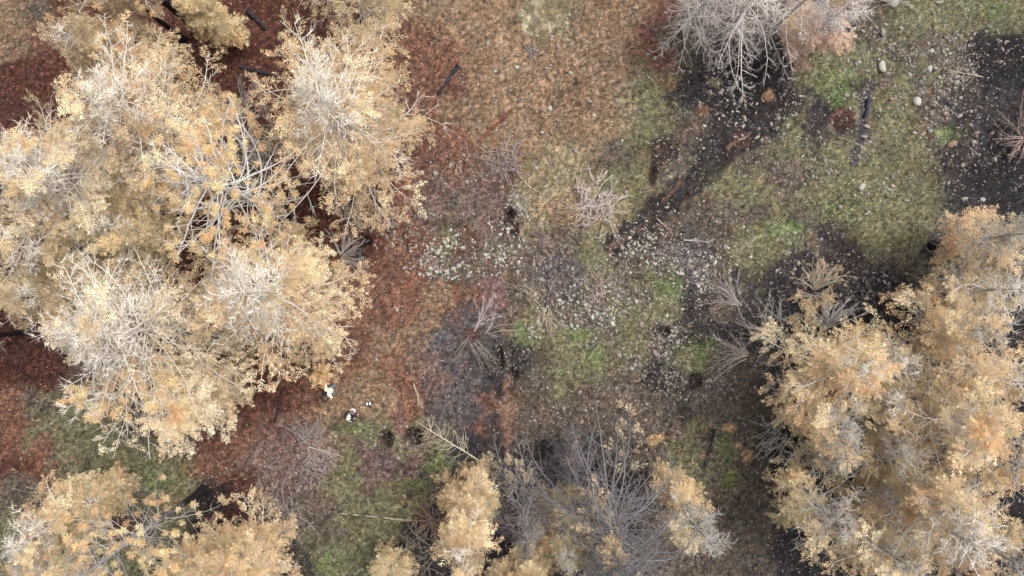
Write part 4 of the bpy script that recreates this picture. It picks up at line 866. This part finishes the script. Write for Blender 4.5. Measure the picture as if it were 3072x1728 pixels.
# ------------------------------------------------------------------ people
def flat_mat(name, c, rough=0.8, n=0.2, sc=30):
    m, nt, b = new_mat(name); tc = nt.nodes.new('ShaderNodeTexCoord')
    rgb = nt.nodes.new('ShaderNodeRGB'); rgb.outputs[0].default_value = (*c, 1)
    cc, _ = noise_mul(nt, rgb.outputs[0], sc, 1 - n, 1 + n, 4, tc.outputs['Object'])
    nt.links.new(cc, b.inputs['Base Color']); b.inputs['Roughness'].default_value = rough
    return m
M_SKIN = flat_mat('skin', lin(214, 170, 146, AK), 0.6, .08)
def skin_obj(name, J, E, mat, parent, sub=2, root=0):
    """J: list of (x,y,z,r); E edges"""
    me = bpy.data.meshes.new(name); me.from_pydata([j[:3] for j in J], E, []); me.update()
    o = link(name, me, mat, parent)
    md = o.modifiers.new('Skin', 'SKIN'); md.use_smooth_shade = True
    sv = me.skin_vertices[0].data
    for i, j in enumerate(J): sv[i].radius = (j[3], j[4] if len(j) > 4 else j[3]); sv[i].use_root = (i == root)
    ss = o.modifiers.new('Subsurf', 'SUBSURF'); ss.levels = sub; ss.render_levels = sub
    return o
def ball(name, c, s, mat, parent, rot=0, cut=None):
    bm = bmesh.new(); bmesh.ops.create_uvsphere(bm, u_segments=20, v_segments=14, radius=1)
    if cut is not None: bmesh.ops.delete(bm, geom=[v for v in bm.verts if v.co.z < cut], context='VERTS')
    me = bpy.data.meshes.new(name); bm.to_mesh(me); bm.free()
    me.polygons.foreach_set('use_smooth', np.ones(len(me.polygons), bool))
    o = link(name, me, mat, parent); o.location = c; o.scale = s; o.rotation_euler = (0, 0, rot); return o

def person(label, fx, fy, face, jacket, trouser, shoe, hatc, hair, arm, stride, hat_kind):
    """standing person; +x is the facing direction in local space"""
    X, Y = px(fx, fy)
    root = empty('person', (X, Y, hz(X, Y)), label, 'person', None); root.rotation_euler = (0, 0, face)
    MJ, MT, MS, MH, MR = (flat_mat(n, c) for n, c in (('jacket_cloth', jacket), ('trouser_cloth', trouser), ('boot_leather', shoe), ('hat_cloth', hatc), ('hair', hair)))
    st = stride
    hip, chest, neck = (0, 0, .94), (.02, 0, 1.30), (.05, 0, 1.50)
    J = [(0, 0, .95, .085, .09), (.01, 0, 1.12, .08, .09), (.02, 0, 1.30, .085, .10), (.03, 0, 1.42, .07, .085), (.05, 0, 1.50, .055), (.07, 0, 1.57, .055), (.085, 0, 1.66, .095, .085), (.085, 0, 1.74, .085, .075)]
    E = [(i, i + 1) for i in range(7)]
    arms = []
    for sd in (1, -1):
        n = len(J); S, El, Wr, Hd = arm[0 if sd == 1 else 1]
        S = (.02, sd * .19, 1.41)
        J += [(*S, .05), (*El, .042), (*Wr, .032), (*Hd, .036, .022)]
        E += [(3, n), (n, n + 1), (n + 1, n + 2), (n + 2, n + 3)]
        d = Vector(Hd) - Vector(Wr); d.normalize(); sv = d.cross(Vector((0, 0, 1)))
        if sv.length < .3: sv = Vector((0, 1, 0)) if abs(d.y) < .9 else Vector((1, 0, 0))
        sv.normalize(); up = sv.cross(d)
        for k, (off, ln) in enumerate(((-.030, .060), (-.010, .075), (.010, .080), (.030, .070))):
            m = len(J); b = Vector(Hd) + sv * off + d * .025; m1 = b + d * ln * .55; t = m1 + d * ln * .3 - Vector((0, 0, 1)) * ln * .35
            J += [(*b, .010), (*m1, .009), (*t, .0075)]; E += [(n + 3, m), (m, m + 1), (m + 1, m + 2)]
        m = len(J); b = Vector(Wr) + d * .03 - sv * .035 * sd; t = b + d * .05 - sv * .022 * sd
        J += [(*b, .012), (*t, .009)]; E += [(n + 2, m), (m, m + 1)]
        arms.append((S, El, Wr))
    legs = []
    for sd in (1, -1):
        n = len(J); dx = st * sd
        pts = [(0, sd * .10, .88, .07), (dx * .5 + .03, sd * .115, .50, .065), (dx, sd * .125, .09, .045), (dx + .13, sd * .135, .045, .040, .03)]
        J += pts; E += [(0, n), (n, n + 1), (n + 1, n + 2), (n + 2, n + 3)]; legs.append(pts)
    body = skin_obj('body', J, E, M_SKIN, root)
    # clothing
    JJ = [(0, 0, .84, .165, .19), (.0, 0, .98, .15, .18), (.01, 0, 1.14, .14, .17), (.02, 0, 1.30, .145, .20), (.03, 0, 1.43, .105, .17), (.045, 0, 1.505, .07, .08)]
    EE = [(i, i + 1) for i in range(5)]
    for sd, (S, El, Wr) in zip((1, -1), arms):
        n = len(JJ); JJ += [(S[0], S[1] * 1.05, S[2], .085), (*El, .070), (*(Vector(El).lerp(Vector(Wr), .92)), .052)]
        EE += [(4, n), (n, n + 1), (n + 1, n + 2)]
    jk = skin_obj('jacket', JJ, EE, MJ, root)
    JT = [(0, 0, .93, .14, .165)]; ET = []
    for pts in legs:
        n = len(JT); JT += [(pts[0][0], pts[0][1], .80, .105), (pts[1][0], pts[1][1], pts[1][2], .08), (pts[2][0], pts[2][1], .13, .072)]
        ET += [(0, n), (n, n + 1), (n + 1, n + 2)]
    skin_obj('trousers', JT, ET, MT, root)
    for pts in legs:
        a, b = pts[2], pts[3]
        skin_obj('boot', [(a[0] - .04, a[1], .055, .05), (a[0] + .05, a[1], .06, .055), (b[0], b[1], .045, .045, .04), (a[0] - .005, a[1], .15, .055)], [(0, 1), (1, 2), (0, 3)], MS, root)
    # head dressing
    ball('hair', (.075, 0, 1.675), (.105, .092, .105), MR, root, 0, -.15)
    ball('nose', (.185, 0, 1.645), (.022, .015, .020), M_SKIN, root)
    for sd in (1, -1):
        ball('ear', (.08, sd * .092, 1.65), (.022, .012, .032), M_SKIN, root)
        ball('eye', (.168, sd * .032, 1.672), (.012, .014, .010), flat_mat('eye', (.03, .02, .02), .3, .05), root)
    ball('mouth', (.172, 0, 1.605), (.010, .024, .006), flat_mat('lips', lin(170, 100, 92, AK), .5, .05), root)
    if hat_kind:
        h = ball('cap', (.08, 0, 1.70), (.125, .112, .105), MH, root, 0, 0.0)
        bm = bmesh.new(); bmesh.ops.create_circle(bm, cap_ends=True, segments=24, radius=1); 
        bmesh.ops.scale(bm, vec=(.10, .085, 1), verts=bm.verts); g = bmesh.ops.extrude_face_region(bm, geom=bm.faces[:]); bmesh.ops.translate(bm, vec=(0, 0, .012), verts=[v for v in g['geom'] if isinstance(v, bmesh.types.BMVert)])
        me = bpy.data.meshes.new('cap_brim'); bm.to_mesh(me); bm.free(); o = link('cap_brim', me, MH, root); o.location = (.17, 0, 1.70)
    return root
face1 = math.atan2(-0.5, -0.85)
person('person in tan jacket, blue jeans and dark cap standing on rusty litter by a stick', 1006, 1163, face1, lin(236, 214, 186, .85), lin(104, 138, 170, AK), lin(70, 60, 56, AK), lin(40, 38, 56, AK), lin(50, 40, 40, AK),
       [((0, 0, 0), (.05, .34, 1.17), (.20, .38, .99), (.26, .36, .93)), ((0, 0, 0), (-.02, -.36, 1.18), (.06, -.46, .96), (.09, -.47, .88))], 0.12, True)
p2 = person('person in black jacket, beige cap and grey trousers holding a hand controller', 1066, 1241, math.atan2(0.9, 0.35), lin(50, 52, 60, AK), lin(150, 152, 160, AK), lin(60, 58, 60, AK), lin(206, 200, 176, .8), lin(120, 90, 60, AK),
       [((0, 0, 0), (.14, .27, 1.16), (.36, .12, 1.17), (.42, .08, 1.18)), ((0, 0, 0), (.14, -.27, 1.16), (.36, -.12, 1.17), (.42, -.08, 1.18))], 0.05, True)
# light stripe across the back of the black jacket
A = Acc(); th = np.linspace(1.9, 4.4, 12)
tubes(A, np.stack([.02 + np.cos(th) * .165, np.sin(th) * .215, np.full(12, 1.30)], -1)[None], np.full((1, 12), .022), 6, lin(226, 228, 234, AK)); link('jacket_stripe', A.mesh('jacket_stripe', True), M_WOOD, p2)
A = Acc(); th = np.linspace(2.2, 4.1, 12)

def rounded_box(name, s, mat, parent=None, loc=(0, 0, 0), bev=0.02):
    bm = bmesh.new(); bmesh.ops.create_cube(bm, size=1); bmesh.ops.scale(bm, vec=s, verts=bm.verts)
    bmesh.ops.bevel(bm, geom=bm.edges[:], offset=bev, segments=2, affect='EDGES')
    me = bpy.data.meshes.new(name); bm.to_mesh(me); bm.free(); o = link(name, me, mat, parent); o.location = loc; return o
M_BLK = flat_mat('black_plastic', lin(44, 48, 56, AK), .5, .1); M_WHT = flat_mat('white_plastic', lin(232, 236, 240, .85), .5, .05); M_NAV = flat_mat('navy_nylon', lin(58, 54, 74, AK), .7, .15); M_STRAP = flat_mat('grey_strap', lin(190, 184, 200, AK), .7, .1)
# controller held by the pilot (rests in both hands)
Xp, Yp = px(1066, 1241); fa = math.atan2(0.9, 0.35)
ctl = empty('hand_controller', (Xp + math.cos(fa) * .47, Yp + math.sin(fa) * .47, hz(Xp, Yp) + 1.19), 'white hand controller held by the person in black jacket', 'controller'); ctl.rotation_euler = (0, 0, fa)
rounded_box('shell', (.10, .19, .05), M_WHT, ctl, (0, 0, 0), .015); rounded_box('screen', (.01, .15, .09), M_BLK, ctl, (.05, 0, .05), .004)
for sd in (1, -1):
    A = Acc(); tubes(A, np.array([[[0.0, sd * .06, .02], [0, sd * .06, .055]]]), np.array([[.008, .012]]), 6, lin(60, 60, 64, AK), True); link('joystick', A.mesh('joystick'), M_WOOD, ctl)
# open case on the grass
Xc, Yc = px(1107, 1211)
case = empty('equipment_case', (Xc, Yc, hz(Xc, Yc)), 'small dark open case with two white items on olive grass beside the people', 'case'); case.rotation_euler = (0, 0, .1)
rounded_box('shell', (.34, .20, .10), M_BLK, case, (0, 0, .05), .03)
for sx, w in ((-.085, .09), (.075, .09)): rounded_box('white_insert', (w, .13, .05), M_WHT, case, (sx, .01, .10), .02)
A = Acc(); tubes(A, np.array([[[-.06, -.1, .06], [-.05, -.14, .07], [.05, -.14, .07], [.06, -.1, .06]]]), np.full((1, 4), .01), 6, lin(40, 42, 48, AK)); link('handle', A.mesh('handle'), M_WOOD, case)
# bag under the tan conifer
Xb, Yb = px(826, 1073)
bag = empty('equipment_bag', (Xb, Yb, hz(Xb, Yb)), 'black nylon bag with pale straps half hidden under tan branches', 'bag'); bag.rotation_euler = (0, 0, .03)
rounded_box('body', (.44, .30, .24), M_NAV, bag, (0, 0, .12), .05); rounded_box('flap', (.40, .13, .03), M_BLK, bag, (0, .06, .25), .012)
for sx in (.09, .19): rounded_box('strap', (.03, .29, .02), M_STRAP, bag, (sx, 0, .25), .006)
rounded_box('pocket', (.26, .05, .14), M_BLK, bag, (-.05, -.165, .09), .02)
